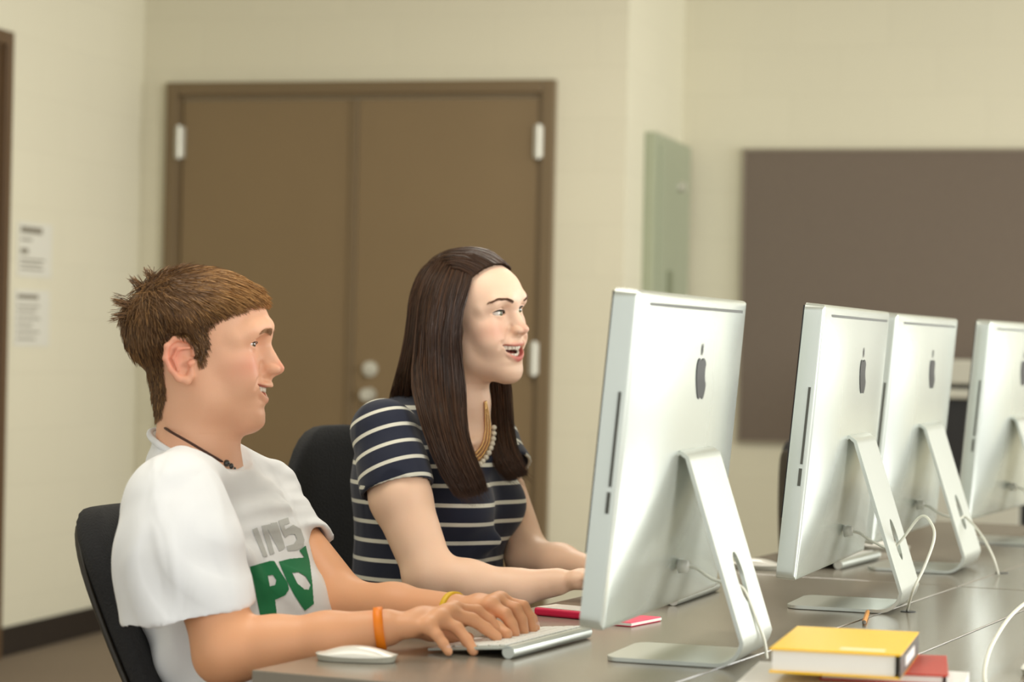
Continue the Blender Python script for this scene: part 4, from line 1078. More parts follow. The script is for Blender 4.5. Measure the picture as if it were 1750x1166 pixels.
def sheet(guides, count, M_=26, depth=.010, spread=.002, wave=.0016, trim=.06, inward=None):
    G = np.stack([resample(g, M_) for g in guides]); K = len(G); C = []
    for _ in range(count):
        u = rng.random()*(K-1); i = min(int(u), K-2); f = u-i; c = G[i]*(1-f)+G[i+1]*f
        off = rng.normal(0, spread, 3); ph = rng.random(3)*6.28; t = np.linspace(0, 1, M_)
        wv = np.stack([np.sin(t*rng.uniform(2, 5)+ph[k])*wave for k in range(3)], 1)*(t[:, None])
        d = rng.uniform(-.35, 1)*depth; c = c+off*np.minimum(1, .4+t*1.2)[:, None]+wv
        if inward is not None:
            dv = (inward-c if inward[1] > 2 else c*0+inward); dv[:, 2] = 0; dv /= np.linalg.norm(dv, axis=1, keepdims=True)+1e-9; c = c+dv*d
        e = 1-rng.random()*trim; c = resample([c[int(k)] for k in np.linspace(0, (M_-1)*e, 10)], M_) if e < .999 else c
        C.append(c)
    return np.array(C)
def build_hair(name, parts, base, m, parent, base_tone=.12):
    Vs, Fs, Ts, n = [], [], [], 0
    if base is not None: Vs.append(base[0]); Fs.append(base[1]); Ts.append(np.full(len(base[0]), base_tone)); n = len(base[0])
    for C, rad, *ex in parts:
        v, f, t = strands_mesh(C, rng.uniform(.7, 1.25, len(C))*rad, np.clip(rng.normal(.42, .2, len(C))+(ex[0] if ex else 0), 0, 1)); Vs.append(v); Fs.append(f+n); Ts.append(t); n += len(v)
    o = np_mesh(name, np.concatenate(Vs), np.concatenate(Fs), m, parent); point_attr(o, 'tone', np.concatenate(Ts)); return o
def polymask(x, z, poly):
    c = np.zeros(len(x), bool); n = len(poly)
    for i in range(n):
        x1, z1 = poly[i]; x2, z2 = poly[(i+1) % n]
        m = ((z1 > z) != (z2 > z)); c ^= m & (x < (x2-x1)*(z-z1)/((z2-z1) if z2 != z1 else 1e-9)+x1)
    return c
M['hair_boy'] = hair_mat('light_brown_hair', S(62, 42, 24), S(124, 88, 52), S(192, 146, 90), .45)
M['hair_girl'] = hair_mat('dark_brown_hair', S(34, 22, 15), S(70, 45, 29), S(104, 70, 46), .40)
M['brow_boy'] = hair_mat('brown_brow', S(140, 100, 66), S(160, 118, 80), S(180, 138, 98), .6); M['brow_girl'] = hair_mat('dark_brow', S(92, 62, 42), S(110, 76, 52), S(126, 90, 64), .6)

def head_local_mesh(body, B, o_, sc, zmin):
    n = len(body.data.vertices); co = np.empty(n*3, np.float32); body.data.vertices.foreach_get('co', co); co = co.reshape(-1, 3).astype(float)
    hl = ((co-o_) @ B)/sc; nf = len(body.data.polygons); li = np.empty(nf*4, np.int32); body.data.loops.foreach_get('vertex_index', li); F = li.reshape(-1, 4)
    keep = (np.abs(hl[F[:, 0]]) < .16).all(1) & (hl[F[:, 0], 2] > zmin)
    return hl, F[keep]
def normals_of(V, F):
    n = np.cross(V[F[:, 2]]-V[F[:, 0]], V[F[:, 3]]-V[F[:, 1]]); N = np.zeros_like(V)
    for k in range(4): np.add.at(N, F[:, k], n)
    return N/(np.linalg.norm(N, axis=1, keepdims=True)+1e-12)
# ---- the boy's short hair: grows away from the whorl, forward over the top and down the sides
hl, HF = head_local_mesh(body_b, bB, bo, 1.0, -.14)
used = np.unique(HF); HN = normals_of(hl, HF)
POLY = [(.098, .088), (.080, .086), (.058, .074), (.030, .060), (.017, .036), (.019, .014), (.011, -.010), (.002, -.012), (-.005, .014), (-.018, .027), (-.043, .031), (-.055, .004), (-.053, -.028), (-.048, -.05), (-.058, -.086), (-.14, -.10), (-.15, .0), (-.15, .16), (.098, .16)]
inside = polymask(hl[:, 0], hl[:, 2], POLY); inside &= np.abs(hl[:, 1]) < .081
def edge_dist(x, z):
    d = np.full(len(x), 9.0)
    for (x1, z1), (x2, z2) in zip(POLY[:15], POLY[1:15]):
        dx, dz = x2-x1, z2-z1; t = np.clip(((x-x1)*dx+(z-z1)*dz)/(dx*dx+dz*dz), 0, 1); d = np.minimum(d, np.hypot(x-x1-t*dx, z-z1-t*dz))
    return d
ed = edge_dist(hl[:, 0], hl[:, 2]); thick = .0115*np.clip(ed/.03, 0.10, 1)*np.clip((hl[:, 2]+.10)/.10, .2, 1)
keepf = inside[HF].all(1); cf = HF[keepf]; ids = np.unique(cf); remap = np.full(len(hl), -1); remap[ids] = np.arange(len(ids))
cap = hl[ids]+HN[ids]*thick[ids][:, None]; capV, capF = cap, remap[cf]
capV = relax(capV, capF, 3)
bvh_b = BVHTree.FromPolygons([tuple(v) for v in hl[used]], [tuple(int(np.searchsorted(used, i)) for i in f) for f in HF])
roots = rng.choice(ids, 13000, replace=True); whorl = np.array((-.080, -.025, .098)); C = []; TN = []
for r in roots:
    p = hl[r].copy(); nrm_ = HN[r]; e = ed[r]; th = thick[r]
    if nrm_[2] < -.5: continue
    top = np.clip((p[2]-.055)/.04, 0, 1); back = np.clip((-p[0]-.03)/.05, 0, 1)
    L = (.020+.030*top+.008*back)*(.55+.45*min(1, e/.02))*rng.uniform(.75, 1.15)
    d = p-whorl; dd = np.linalg.norm(d); d = d/(dd+1e-6)
    if p[0] > .0: d = d*(.6)+np.array((.75, -.12, -.15))*top+np.array((-.05, 0, -.7))*(1-top)
    else: d = d*.7+np.array((.12, 0, -.75))*(1-top)
    if dd < .04: d = d*(dd/.04)+rng.normal(0, .6, 3)
    d = d+rng.normal(0, .13, 3); pts = []; q = p+nrm_*th*rng.uniform(.2, .9); M_ = 7; lay = rng.random()
    for k in range(M_):
        pts.append(q.copy()); nr = bvh_b.find_nearest(Vector(q)); n_ = np.array(nr[1]); b_ = np.array(nr[0])
        t_ = d-n_*(d@n_); t_ /= np.linalg.norm(t_)+1e-9; hgt = np.linalg.norm(q-b_)
        tgt = th*(.45+.75*lay)+.0042*(k/M_)*(.4+lay)*(1+1.6*(dd < .04)+1.2*(top > .5)*(p[0] > .05))
        q = q+t_*L/M_+n_*(tgt-hgt)*.45
    C.append(pts); TN.append(.42*top*np.clip(p[0]/.05+.8, 0, 1)-.04*(1-top))  # light falling on the top front is put into strand tone; sides slightly darker
for (cx_, cy_, cz_, dx_, dz_, L_) in ((-.104, -.03, .078, -.9, .35, .026), (-.090, -.02, .104, -.55, .8, .022), (-.108, -.035, .062, -1, .05, .020), (-.075, -.01, .118, -.3, .9, .018)):
    for _ in range(70):
        p = np.array((cx_, cy_, cz_))+rng.normal(0, .006, 3)*np.array((.6, 1.6, .6)); d = np.array((dx_, rng.normal(0, .25), dz_))+rng.normal(0, .18, 3)
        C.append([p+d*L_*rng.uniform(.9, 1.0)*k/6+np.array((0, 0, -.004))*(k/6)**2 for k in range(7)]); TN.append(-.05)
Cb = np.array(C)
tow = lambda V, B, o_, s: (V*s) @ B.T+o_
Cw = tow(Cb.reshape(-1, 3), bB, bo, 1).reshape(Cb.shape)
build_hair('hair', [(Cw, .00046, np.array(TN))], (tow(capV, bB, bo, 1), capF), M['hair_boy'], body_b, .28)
# brows
def brows(body, B, o_, sc, bvh_, rows, m, n=110, L=.009, r=.00032):
    for s in (-1, 1):
        C = []
        for _ in range(n):
            t = rng.random(); k = t*(len(rows)-1); i = min(int(k), len(rows)-2); f = k-i
            y, z, w = [rows[i][j]*(1-f)+rows[i+1][j]*f for j in range(3)]
            z += rng.uniform(-1, 1)*w; a = Vector((.13, s*y, z)); h_ = bvh_.ray_cast(a, Vector((-1, 0, 0)), .15)
            if h_[0] is None: continue
            p = np.array(h_[0])+np.array(h_[1])*.0006*np.sign(h_[1][0]); n_ = np.array(h_[1]); d = np.array((-.35, s*1.0, .45-.9*t+rng.normal(0, .12))); d -= n_*(d@n_); d /= np.linalg.norm(d)
            C.append([p+d*L*q+n_*.0007*math.sin(q*3.1) for q in np.linspace(0, 1, 4)])
        C = np.array(C); Cw = tow(C.reshape(-1, 3), B, o_, sc).reshape(C.shape); build_hair('eyebrow', [(Cw, r)], None, m, body)
brows(body_b, bB, bo, 1, bvh_b, [(.010, .0345, .0028), (.022, .0390, .0036), (.034, .0405, .0030), (.044, .0375, .0016)], M['brow_boy'], 230, .009, .00026)
# ---- the woman's long hair
hg, GF = head_local_mesh(body_g, gB, go, GS, -.13); usedg = np.unique(GF)
bvh_g = BVHTree.FromPolygons([tuple(v) for v in hg[usedg]], [tuple(int(np.searchsorted(usedg, i)) for i in f) for f in GF])
brows(body_g, gB, go, GS, bvh_g, [(.015, .0380, .0020), (.030, .0450, .0022), (.044, .0475, .0016), (.057, .0430, .0006)], M['brow_girl'], 230, .008, .00026)
def push(pts, mn=.013):
    out = []
    for p in pts:
        p = np.array(p); q = (gB.T @ (p-go))/GS; c = np.array((-.012, 0, .045)); r_ = np.array((.096, .075, .079)); e = (q-c)/r_; k = np.linalg.norm(e)
        if k < 1+mn/.08 and q[2] > -.01: q = c+(q-c)*(1+mn/.08)/k; p = gB @ (q*GS)+go
        out.append(p)
    return out
g3 = lambda L_: push([A(*p) for p in L_])
near = [g3(x) for x in ([(806, 474, 4.345), (796, 510, 4.325), (786, 545, 4.32), (783, 585, 4.32), (786, 620, 4.325), (792, 665, 4.325), (793, 700, 4.315), (797, 748, 4.285), (812, 791, 4.265), (829, 828, 4.255), (839, 853, 4.255)],
    [(787, 447, 4.365), (783, 464, 4.345), (772, 505, 4.32), (764, 550, 4.31), (762, 600, 4.31), (764, 650, 4.31), (768, 700, 4.29), (776, 750, 4.265), (793, 800, 4.245), (812, 840, 4.24), (826, 862, 4.24)],
    [(772, 441, 4.385), (763, 458, 4.355), (745, 500, 4.325), (737, 550, 4.31), (735, 600, 4.31), (736, 650, 4.295), (741, 700, 4.265), (752, 750, 4.24), (772, 810, 4.23), (792, 845, 4.23), (808, 865, 4.23)],
    [(755, 438, 4.41), (741, 456, 4.375), (722, 495, 4.35), (715, 550, 4.33), (711, 600, 4.33), (708, 650, 4.29), (718, 705, 4.24), (738, 766, 4.225), (762, 820, 4.225), (783, 850, 4.225), (794, 863, 4.225)])]
backg = [g3(x) for x in ([(755, 438, 4.415), (741, 456, 4.38), (722, 495, 4.36), (714, 550, 4.35), (709, 600, 4.35), (704, 640, 4.37), (702, 680, 4.41), (700, 730, 4.45)],
    [(760, 434, 4.45), (732, 455, 4.42), (707, 495, 4.41), (701, 545, 4.40), (693, 600, 4.40), (683, 640, 4.41), (673, 680, 4.45), (670, 730, 4.50)],
    [(775, 429, 4.49), (745, 444, 4.48), (713, 480, 4.50), (706, 540, 4.50), (698, 600, 4.50), (688, 650, 4.51), (676, 700, 4.54), (672, 760, 4.58)],
    [(790, 435, 4.52), (770, 480, 4.57), (760, 550, 4.56), (755, 620, 4.56), (750, 700, 4.59), (745, 770, 4.62)],
    [(820, 440, 4.51), (815, 500, 4.56), (812, 560, 4.56), (810, 630, 4.57), (808, 700, 4.61), (800, 770, 4.64)])]
farl = [g3(x) for x in ([(820, 470, 4.52), (822, 560, 4.54), (822, 640, 4.53), (828, 690, 4.50), (836, 734, 4.46), (845, 784, 4.415), (862, 816, 4.395), (884, 834, 4.39)],
    [(838, 470, 4.51), (843, 560, 4.53), (846, 640, 4.52), (850, 690, 4.49), (855, 740, 4.45), (864, 784, 4.41), (880, 810, 4.39), (899, 828, 4.385)],
    [(846, 480, 4.50), (852, 560, 4.525), (866, 640, 4.515), (870, 700, 4.48), (875, 750, 4.445), (887, 788, 4.41), (900, 808, 4.39), (914, 821, 4.38)])]
topg = [g3(x) for x in ([(806, 478, 4.35), (795, 463, 4.345), (775, 458, 4.35), (755, 462, 4.37), (735, 476, 4.385), (725, 492, 4.38)], [(822, 466, 4.36), (805, 450, 4.36), (780, 445, 4.365), (757, 449, 4.38), (733, 464, 4.40), (718, 482, 4.40)],
    [(838, 461, 4.375), (822, 443, 4.38), (795, 435, 4.385), (765, 438, 4.40), (736, 453, 4.43), (716, 476, 4.44)], [(853, 461, 4.395), (842, 443, 4.40), (815, 430, 4.41), (780, 430, 4.42), (744, 445, 4.45), (718, 474, 4.48)],
    [(865, 464, 4.42), (858, 446, 4.43), (832, 430, 4.44), (795, 427, 4.46), (753, 440, 4.49), (722, 472, 4.53)], [(870, 470, 4.45), (862, 452, 4.47), (838, 436, 4.49), (800, 432, 4.51), (763, 443, 4.54), (738, 475, 4.58)])]
hc = XG((-.02, 0, 0)); inn = np.array(hc)
hf_ = Field(*bounds([A(650, 420, 4.25), A(920, 880, 4.70)], .02), .0034)
for sh, r0, r1, iw in ((near, .012, .007, None), (backg, .014, .010, None), (farl, .009, .006, np.array((0, 1.0, 0)))):
    for i in range(len(sh)-1):
        a_, b_ = resample(sh[i], 12), resample(sh[i+1], 12)
        for f_ in ((.4, .7, 1) if i == 0 else ((0, .3, .6) if i == len(sh)-2 else (0, .33, .66, 1))):
            c_ = a_*(1-f_)+b_*f_; dv = inn-c_ if iw is None else c_*0+iw; dv[:, 2] = 0; dv /= np.linalg.norm(dv, axis=1, keepdims=True); c_ = c_+dv*(r0+.0065)
            hf_.chain([tuple(q) for q in c_[2:11]], [.006]+list(np.linspace(r0, r1, 7))+[.003], .010)
capf = Field((-.14, -.12, -.12), (.13, .12, .16), .0034); capf.ell((-.012, 0, .045), (.1005, .0785, .0815), .01); capf.ell((-.05, 0, -.03), (.055, .066, .08), .02)
def facecut(X, Y, Z):
    xh = np.interp(Z[0, 0], [-.12, -.03, 0, .04, .065, .082, .10], [-.02, .006, .014, .026, .048, .085, .14])[None, None, :]+.0*Y
    return (xh-X-np.clip((.03-np.abs(Y))/.03, 0, 1)*0).astype(np.float32)
capf.op(facecut, (-.14, -.12, -.12), (.13, .12, .16), .004, 'cut')
cV, cF = capf.mesh(); cV = tow(relax(cV, cF, 2), gB, go, GS); bV, bF = hf_.mesh(); bV = relax(bV, bF, 14)
baseV, baseF = joinVF([(cV, cF), (bV, bF)])
parts = [(sheet(near, 7000, 24, .008, .0024, .0024, .09, inn), .00050), (sheet(backg, 3200, 18, .008, .003, .003, .14, inn), .00055), (sheet(farl, 4200, 22, .008, .0026, .0025, .09, np.array((0, 1.0, 0))), .00050),
         (sheet(topg, 4200, 16, .003, .0022, .0014, .04), .00050)]
build_hair('hair', parts, (baseV, baseF), M['hair_girl'], body_g, .10)
# fine flyaway strands at the temple
# ---- jewellery
def ring_path(pts, n=8): return smooth_path(pts+[pts[0]], n)
M['cord'] = mat('brown_leather_cord', S(66, 34, 20), .6, noise=.15); M['gold'] = mat('gold_chain', S(240, 202, 140), .28, 1, noise=.05); M['pearl'] = mat('pearl', S(236, 228, 210), .2, noise=.02, coat=.5)
M['orange'] = mat('orange_silicone', S(255, 138, 16), .5, noise=.02); M['yellow_band'] = mat('yellow_silicone', S(240, 196, 44), .5, noise=.02)
cordp = [A(268, 722, 3.72), A(290, 737, 3.622), A(325, 757, 3.610), A(360, 778, 3.622), A(386, 793, 3.652), A(397, 800, 3.675), A(391, 782, 3.72), A(372, 760, 3.765), A(330, 735, 3.785), A(290, 725, 3.775)]
neckl = bpy.data.objects.new('cord_necklace', None)
tube('cord_necklace', ring_path([Vector(p) for p in cordp]), .0021, M['cord'], body_b, 8, 0)
bm = bmesh.new()
for (u, v, D, r) in ((387, 792, 3.646, .0055), (394, 797, 3.655, .0050), (399, 802, 3.662, .0042)):
    bmesh.ops.create_uvsphere(bm, u_segments=14, v_segments=10, radius=r, matrix=Matrix.Translation(P(u, v, D)))
bm_obj('necklace_bead', bm, M['pupil'], body_b, smooth=True)
def band(name, a, b, c_t, r1, r2, wid, m, parent):
    a, b = Vector(a), Vector(b); d = (b-a).normalized(); c = a.lerp(b, c_t); q = d.to_track_quat('Z', 'Y').to_matrix(); V, F = [], []; n = 40
    prof = [(r1, -wid/2), (r2, -wid/2+.0006), (r2+.0003, 0), (r2, wid/2-.0006), (r1, wid/2)]
    for i in range(n):
        t = 2*math.pi*i/n
        for (r, z) in prof: V.append(c+q @ Vector((math.cos(t)*r, math.sin(t)*r, z)))
    k = len(prof)
    for i in range(n):
        for j in range(k-1): F.append((i*k+j, ((i+1) % n)*k+j, ((i+1) % n)*k+j+1, i*k+j+1))
    return mesh_obj(name, V, F, m, parent)
prop(band('wristband', A(560, 1085, 3.42), b_wr_r, .875, .0270, .0305, .0135, M['orange'], body_b), label='orange silicone wristband on the right wrist')
prop(band('wristband', b_el_l, b_wr_l, .985, .0265, .0300, .0100, M['yellow_band'], body_b), label='yellow wristband on the left wrist')
# statement necklace: gold links with pearls
np0 = [A(826, 690, 4.425), A(829, 715, 4.395), A(830, 745, 4.365), A(824, 772, 4.338), A(812, 786, 4.322), A(800, 780, 4.322), A(785, 760, 4.335), A(772, 730, 4.365), A(765, 705, 4.40)]
def drop_path(pp, off): return [Vector(p)+Vector(off) for p in pp]
bc_ = bmesh.new(); bc_.from_mesh(body_g.data); bc_.from_mesh(shirt.data); bvh_chest = BVHTree.FromBMesh(bc_); bc_.free()
npx = np.array([tuple(q)[:2] for q in smooth_path([Vector((u, v, 0)) for u, v in ((828, 688), (831, 715), (832, 740), (828, 760), (817, 778), (803, 785), (788, 778), (772, 755), (762, 728))], 9)])
bm = bmesh.new(); bmp = bmesh.new(); N_ = len(npx); ctr_ = np.array((797, 715))
def npt(i, off, lift):
    w_ = math.sin(math.pi*min(1, max(0, i/(N_-1)))); o_ = npx[i]-ctr_; o_ = o_/np.linalg.norm(o_); q = npx[i]+o_*off*(.25+.75*w_)
    return on_surface(bvh_chest, q[0], q[1], lift)
for row, off in enumerate((-7, -1, 5)):
    for i in range(N_):
        q = npt(i, off, .003)
        if q is not None: bmesh.ops.create_icosphere(bm, subdivisions=1, radius=.0030, matrix=Matrix.Translation(q) @ Matrix.Rotation(i*.8+row, 4, 'X') @ Matrix.Diagonal((.5, 1, 1.2, 1)))
for i in range(14, 56, 3):
    q = npt(i, 12, .005)
    if q is not None: bmesh.ops.create_uvsphere(bmp, u_segments=12, v_segments=8, radius=.0054, matrix=Matrix.Translation(q))
nk = bm_obj('necklace', bm, M['gold'], body_g, smooth=True); bm_obj('pearls', bmp, M['pearl'], nk, smooth=True)
# ------------------------------------------------------------------ chairs
def rounded_outline(w, h, r, n=8, top_only=False):
    pts = []
    for cx, cz, a0 in ((w/2-r, h-r, 0), (-w/2+r, h-r, 90), (-w/2+r, r, 180), (w/2-r, r, 270)):
        for k in range(n+1): a = R(a0+90*k/n); pts.append((cx+math.cos(a)*r, cz+math.sin(a)*r))
    return pts
def shell(bm, w, h, r, x0, thick, curve, lean, n=22, m=22, z0=0):
    """curved backrest pad: width along y, height along z, front towards +x; outline rounded"""
    def outline_half(z):
        if z > h-r: return w/2-r+math.sqrt(max(0, r*r-(z-h+r)**2))
        if z < r*.6: q = r*.6; return w/2-q+math.sqrt(max(0, q*q-(q-z)**2))
        return w/2
    grid = {}
    for j in range(m+1):
        z = h*(1-math.cos(math.pi*j/m))/2; hw = max(.004, outline_half(z))
        for i in range(n+1):
            s = -math.cos(math.pi*i/n); y = s*hw; e = min(1, min(1-abs(s), min(z, h-z)/(w/2))*9); t = thick*(.35+.65*math.sqrt(max(0, e)))
            cx = x0+curve*(2*y/w)**2 - math.sin(lean)*z*1.0 + .035*math.sin(math.pi*z/h)*-.5
            for sg in (1, -1): grid[i, j, sg] = bm.verts.new((cx+sg*t/2, y, z0+z))
    for j in range(m):
        for i in range(n):
            bm.faces.new((grid[i, j, 1], grid[i+1, j, 1], grid[i+1, j+1, 1], grid[i, j+1, 1])); bm.faces.new((grid[i, j, -1], grid[i, j+1, -1], grid[i+1, j+1, -1], grid[i+1, j, -1]))
    for j in range(m):
        for i, fl in ((0, 1), (n, -1)): bm.faces.new([grid[i, j, 1], grid[i, j+1, 1], grid[i, j+1, -1], grid[i, j, -1]][::fl])
    for i in range(n):
        for j, fl in ((0, 1), (m, -1)): bm.faces.new([grid[i, j, 1], grid[i, j, -1], grid[i+1, j, -1], grid[i+1, j, 1]][::fl])
M['shell_plastic'] = mat('charcoal_shell_plastic', S(44, 39, 32), .5, noise=.08)
def make_chair(loc, rz, label, w, h, r, thick, curve, lean, back_x, zb, seat_z=.455, shelled=True):
    t = thing('office_chair', loc, rz, label, 'chair', 'black office chairs along the desks')
    bm = bmesh.new(); shell(bm, w, h, r, back_x, thick, curve, lean, z0=zb); bm_obj('backrest', bm, M['black_fabric'], t, smooth=True)
    if shelled:
        bm = bmesh.new(); shell(bm, w*.985, h*.955, r*.97, back_x-thick*.55, thick*.35, curve, lean, z0=zb); bm_obj('back_shell', bm, M['shell_plastic'], t, smooth=True)
    bm = bmesh.new(); box(bm, (0, 0, seat_z-.03), (.47, .48, .06), .028, seg=4); bm_obj('seat', bm, M['black_fabric'], t, smooth=True)
    bm = bmesh.new(); box(bm, ((back_x-.1)/2-.02, 0, seat_z-.075), (abs(back_x)+.02, .07, .02), .006); box(bm, (back_x-.045, 0, (seat_z+zb+.12)/2-.03), (.02, .07, zb+.16-seat_z+.09), .006, rot=Matrix.Rotation(R(2), 3, 'Y')); bm_obj('back_support', bm, M['black_plastic'], t)
    bm = bmesh.new(); cyl(bm, (0, 0, .10), (0, 0, seat_z-.06), .026); cyl(bm, (0, 0, .25), (0, 0, seat_z-.08), .035); bm_obj('gas_column', bm, M['black_plastic'], t, smooth=False)
    bs = None
    for k in range(5):
        a = R(72*k+20); d = Vector((math.cos(a), math.sin(a), 0)); bm = bmesh.new(); V_, F_ = tube_data([d*.02+Vector((0, 0, .115)), d*.16+Vector((0, 0, .10)), d*.29+Vector((0, 0, .075))], [.026, .021, .015], 8)
        leg = mesh_obj('leg', V_, F_, M['black_plastic'], t); bm.free()
        bm = bmesh.new(); sd = Vector((-d.y, d.x, 0)); c = d*.285+Vector((0, 0, .027)); cyl(bm, c-sd*.022, c-sd*.004, .027); cyl(bm, c+sd*.004, c+sd*.022, .027); cyl(bm, c-sd*.006, c+sd*.006, .010); cyl(bm, c, c+Vector((0, 0, .045)), .008); bm_obj('caster', bm, M['black_plastic'], leg)
    return t
fa = math.atan2(FW[1], FW[0])
bq = Vector((-.435, 3.755, 0))+Vector(FW)*.17; make_chair(bq, fa, 'black office chair with a dark curved shell back, under the boy in white', .42, .440, .10, .056, .050, R(33), -.115, .455)
gh = Vector(g_hip); make_chair((gh.x+.045, gh.y, 0), fa-R(4), 'black mesh-backed office chair with a tall rounded back, under the woman', .47, .548, .20, .030, .045, R(6), -.200, .45, shelled=False)
make_chair((.925, 5.60, 0), R(12), 'empty black office chair pushed in beyond the woman\'s computer', .45, .50, .16, .035, .05, R(5), -.22, .45)

# ------------------------------------------------------------------ keyboards, mice
def make_keyboard(loc, rz, label, name_group='white and silver wireless keyboards'):
    t = thing('keyboard', loc, rz, label, 'keyboard', name_group)
    W_, D_ = .283, .130; tl = math.atan2(.0115, D_)
    rot = Matrix.Rotation(tl, 4, 'X') @ Matrix.Identity(4)
    bm = bmesh.new(); box(bm, (0, 0, 0), (W_, D_, .0045), .0015); bmesh.ops.transform(bm, matrix=Matrix.Translation((0, 0, .0100)) @ rot, verts=bm.verts); bm_obj('base_plate', bm, M['alu_stand'], t)
    bm = bmesh.new(); cyl(bm, (-W_/2, D_/2-.004, .0094), (W_/2, D_/2-.004, .0094), .0092, n=28); bm_obj('battery_tube', bm, M['alu_stand'], t, smooth=False)
    bm = bmesh.new(); cyl(bm, (-W_/2-.0009, D_/2-.004, .0094), (-W_/2+.001, D_/2-.004, .0094), .0066, n=24); bm_obj('battery_cap', bm, M['steel'], t)
    Z = lambda y: .0100+.0022+y*math.tan(tl)+.0012
    rows = [(.054, .0095, [1]*14, 0), (.040, .0150, [1]*13+[1.5], 0), (.022, .0155, [1.5]+[1]*13, 0), (.004, .0155, [1.75]+[1]*11+[1.75], 0), (-.014, .0155, [2.3]+[1]*10+[2.3], 0), (-.034, .0175, [1, 1, 1, 1.25, 5, 1.25, 1, 1, 1, 1], 0)]
    cache = {}
    for (y, hgt, ws, _) in rows:
        tot = sum(ws); x = -W_/2+.006; k = (W_-.012)/tot
        for w in ws:
            kw = w*k-.0028; key = (round(kw, 4), hgt)
            if key not in cache:
                bm = bmesh.new(); box(bm, (0, 0, 0), (kw, hgt, .0024), .0008, seg=1); o = bm_obj('key', bm, M['key'], t); cache[key] = o.data
            else:
                o = bpy.data.objects.new('key', cache[key]); COL.objects.link(o); o.parent = t
            o.location = (x+w*k/2, y-.004, Z(y-.004)); o.rotation_euler = (tl, 0, 0); x += w*k
    return t
def place_kb(pa_, pb_, label):
    """rear edge running from photo-measured desk points pa_ to pb_"""
    a, b = PT(*pa_), PT(*pb_); d = (b-a).normalized(); c = a+d*.1415; n = Vector((-d.y, d.x, 0))      # n points to the person
    ang = math.atan2(-d.y, -d.x)     # local y = towards the screen side
    ctr = c+n*.061
    return make_keyboard((ctr.x, ctr.y, TZ+.0003), ang, label)
kb1 = place_kb((868, 1127), (1012, 1089), 'silver wireless keyboard with white keys under the boy\'s hands')
kb2 = place_kb((1150, 1036), (1235, 1006), 'silver wireless keyboard in front of the woman, behind the nearest computer')
kb3 = place_kb((1432, 974), (1508, 954), 'silver wireless keyboard at the empty seat beyond the woman')
def make_mouse(loc, rz, label):
    t = thing('computer_mouse', loc, rz, label, 'mouse', 'low white wireless mice on the desks'); V, F = [], []; nu, nv = 36, 14
    def outline(a):
        n = 3.0; c, s = math.cos(a), math.sin(a); return (math.copysign(abs(c)**(2/n), c)*.0568, math.copysign(abs(s)**(2/n), s)*.0288)
    for j in range(nv+1):
        f = math.sin(math.pi/2*j/nv)
        for i in range(nu):
            x, y = outline(2*math.pi*i/nu); x *= (1-(1-f)); x, y = outline(2*math.pi*i/nu)[0]*(math.cos(math.pi/2*j/nv)**.55 if j < nv else 0), y*(math.cos(math.pi/2*j/nv)**.55 if j < nv else 0)
            top = .0058+.0145*(1-(x/.062)**2)*(1-.25*(y/.03)**2); base = .0062+.0035*(abs(x)/.0568)**2
            V.append((x, y, base+(top-base)*f))
    for j in range(nv):
        for i in range(nu): F.append((j*nu+i, j*nu+(i+1) % nu, (j+1)*nu+(i+1) % nu, (j+1)*nu+i))
    F.append(tuple(range(nu-1, -1, -1))); mesh_obj('top_shell', V, F, M['white_plastic'], t)
    bm = bmesh.new(); pts = [bm.verts.new((outline(2*math.pi*i/nu)[0]*.93, outline(2*math.pi*i/nu)[1]*.90, .0004)) for i in range(nu)]; p2 = [bm.verts.new((outline(2*math.pi*i/nu)[0]*.985, outline(2*math.pi*i/nu)[1]*.97, .0066+.0032*(abs(outline(2*math.pi*i/nu)[0])/.0568)**2)) for i in range(nu)]
    bm.faces.new(pts[::-1]); bm.faces.new(p2)
    for i in range(nu): bm.faces.new((pts[i], pts[(i+1) % nu], p2[(i+1) % nu], p2[i]))
    bm_obj('base', bm, M['grey_plastic'], t, smooth=False); return t
def mouse_at(u0, v0, u1, v1, label):
    a, b = PT(u0, v0), PT(u1, v1); c = (a+b)/2; return make_mouse((c.x, c.y, TZ+.0003), math.atan2(b.y-a.y, b.x-a.x), label)
mouse_at(542, 1127, 677, 1132, 'white wireless mouse beside the boy\'s right forearm')
m2 = PT(1300, 972); make_mouse((m2.x-.01, m2.y, TZ+.0003), R(-24), 'white wireless mouse between the two nearest computers, at the empty seat')
m3 = PT(1512, 940); make_mouse((m3.x, m3.y, TZ+.0003), R(-24), 'white wireless mouse lying farthest down the desk, next to the white power adapter')

# ------------------------------------------------------------------ phone, notepad, books, pencil
M['pink'] = mat('crimson_phone_case', S(214, 20, 74), .4, noise=.02); M['pinkpad'] = mat('pink_card', S(246, 92, 120), .7, noise=.02); M['page'] = mat('page_block', S(236, 234, 228), .85, noise=.02)
pa_, pb_ = PT(912, 1052), PT(985, 1059); d_ = (pb_-pa_).normalized()
t = thing('mobile_phone', (pa_+d_*.062+Vector((-d_.y, d_.x, 0))*.031), math.atan2(d_.y, d_.x), 'phone in a crimson case lying between the boy\'s hands and the nearest computer', 'phone'); t.location.z = TZ+.0003
bm = bmesh.new(); box(bm, (0, 0, .0065), (.124, .064, .013), .004, seg=3); bm_obj('case', bm, M['pink'], t)
bm = bmesh.new(); box(bm, (0, 0, .0135), (.116, .056, .0012), .0005); bm_obj('face_plate', bm, M['white_plastic'], t)
bm = bmesh.new(); box(bm, (0, 0, .01432), (.086, .050, .0006), .0002); bm_obj('screen', bm, mat('dim_phone_glass', S(226, 228, 224), .2, noise=.02), t)
bm = bmesh.new(); box(bm, (.035, -.0318, .0065), (.009, .0012, .007), .0004); prop(bm_obj('side_button', bm, M['white_plastic'], t), label='white side button')
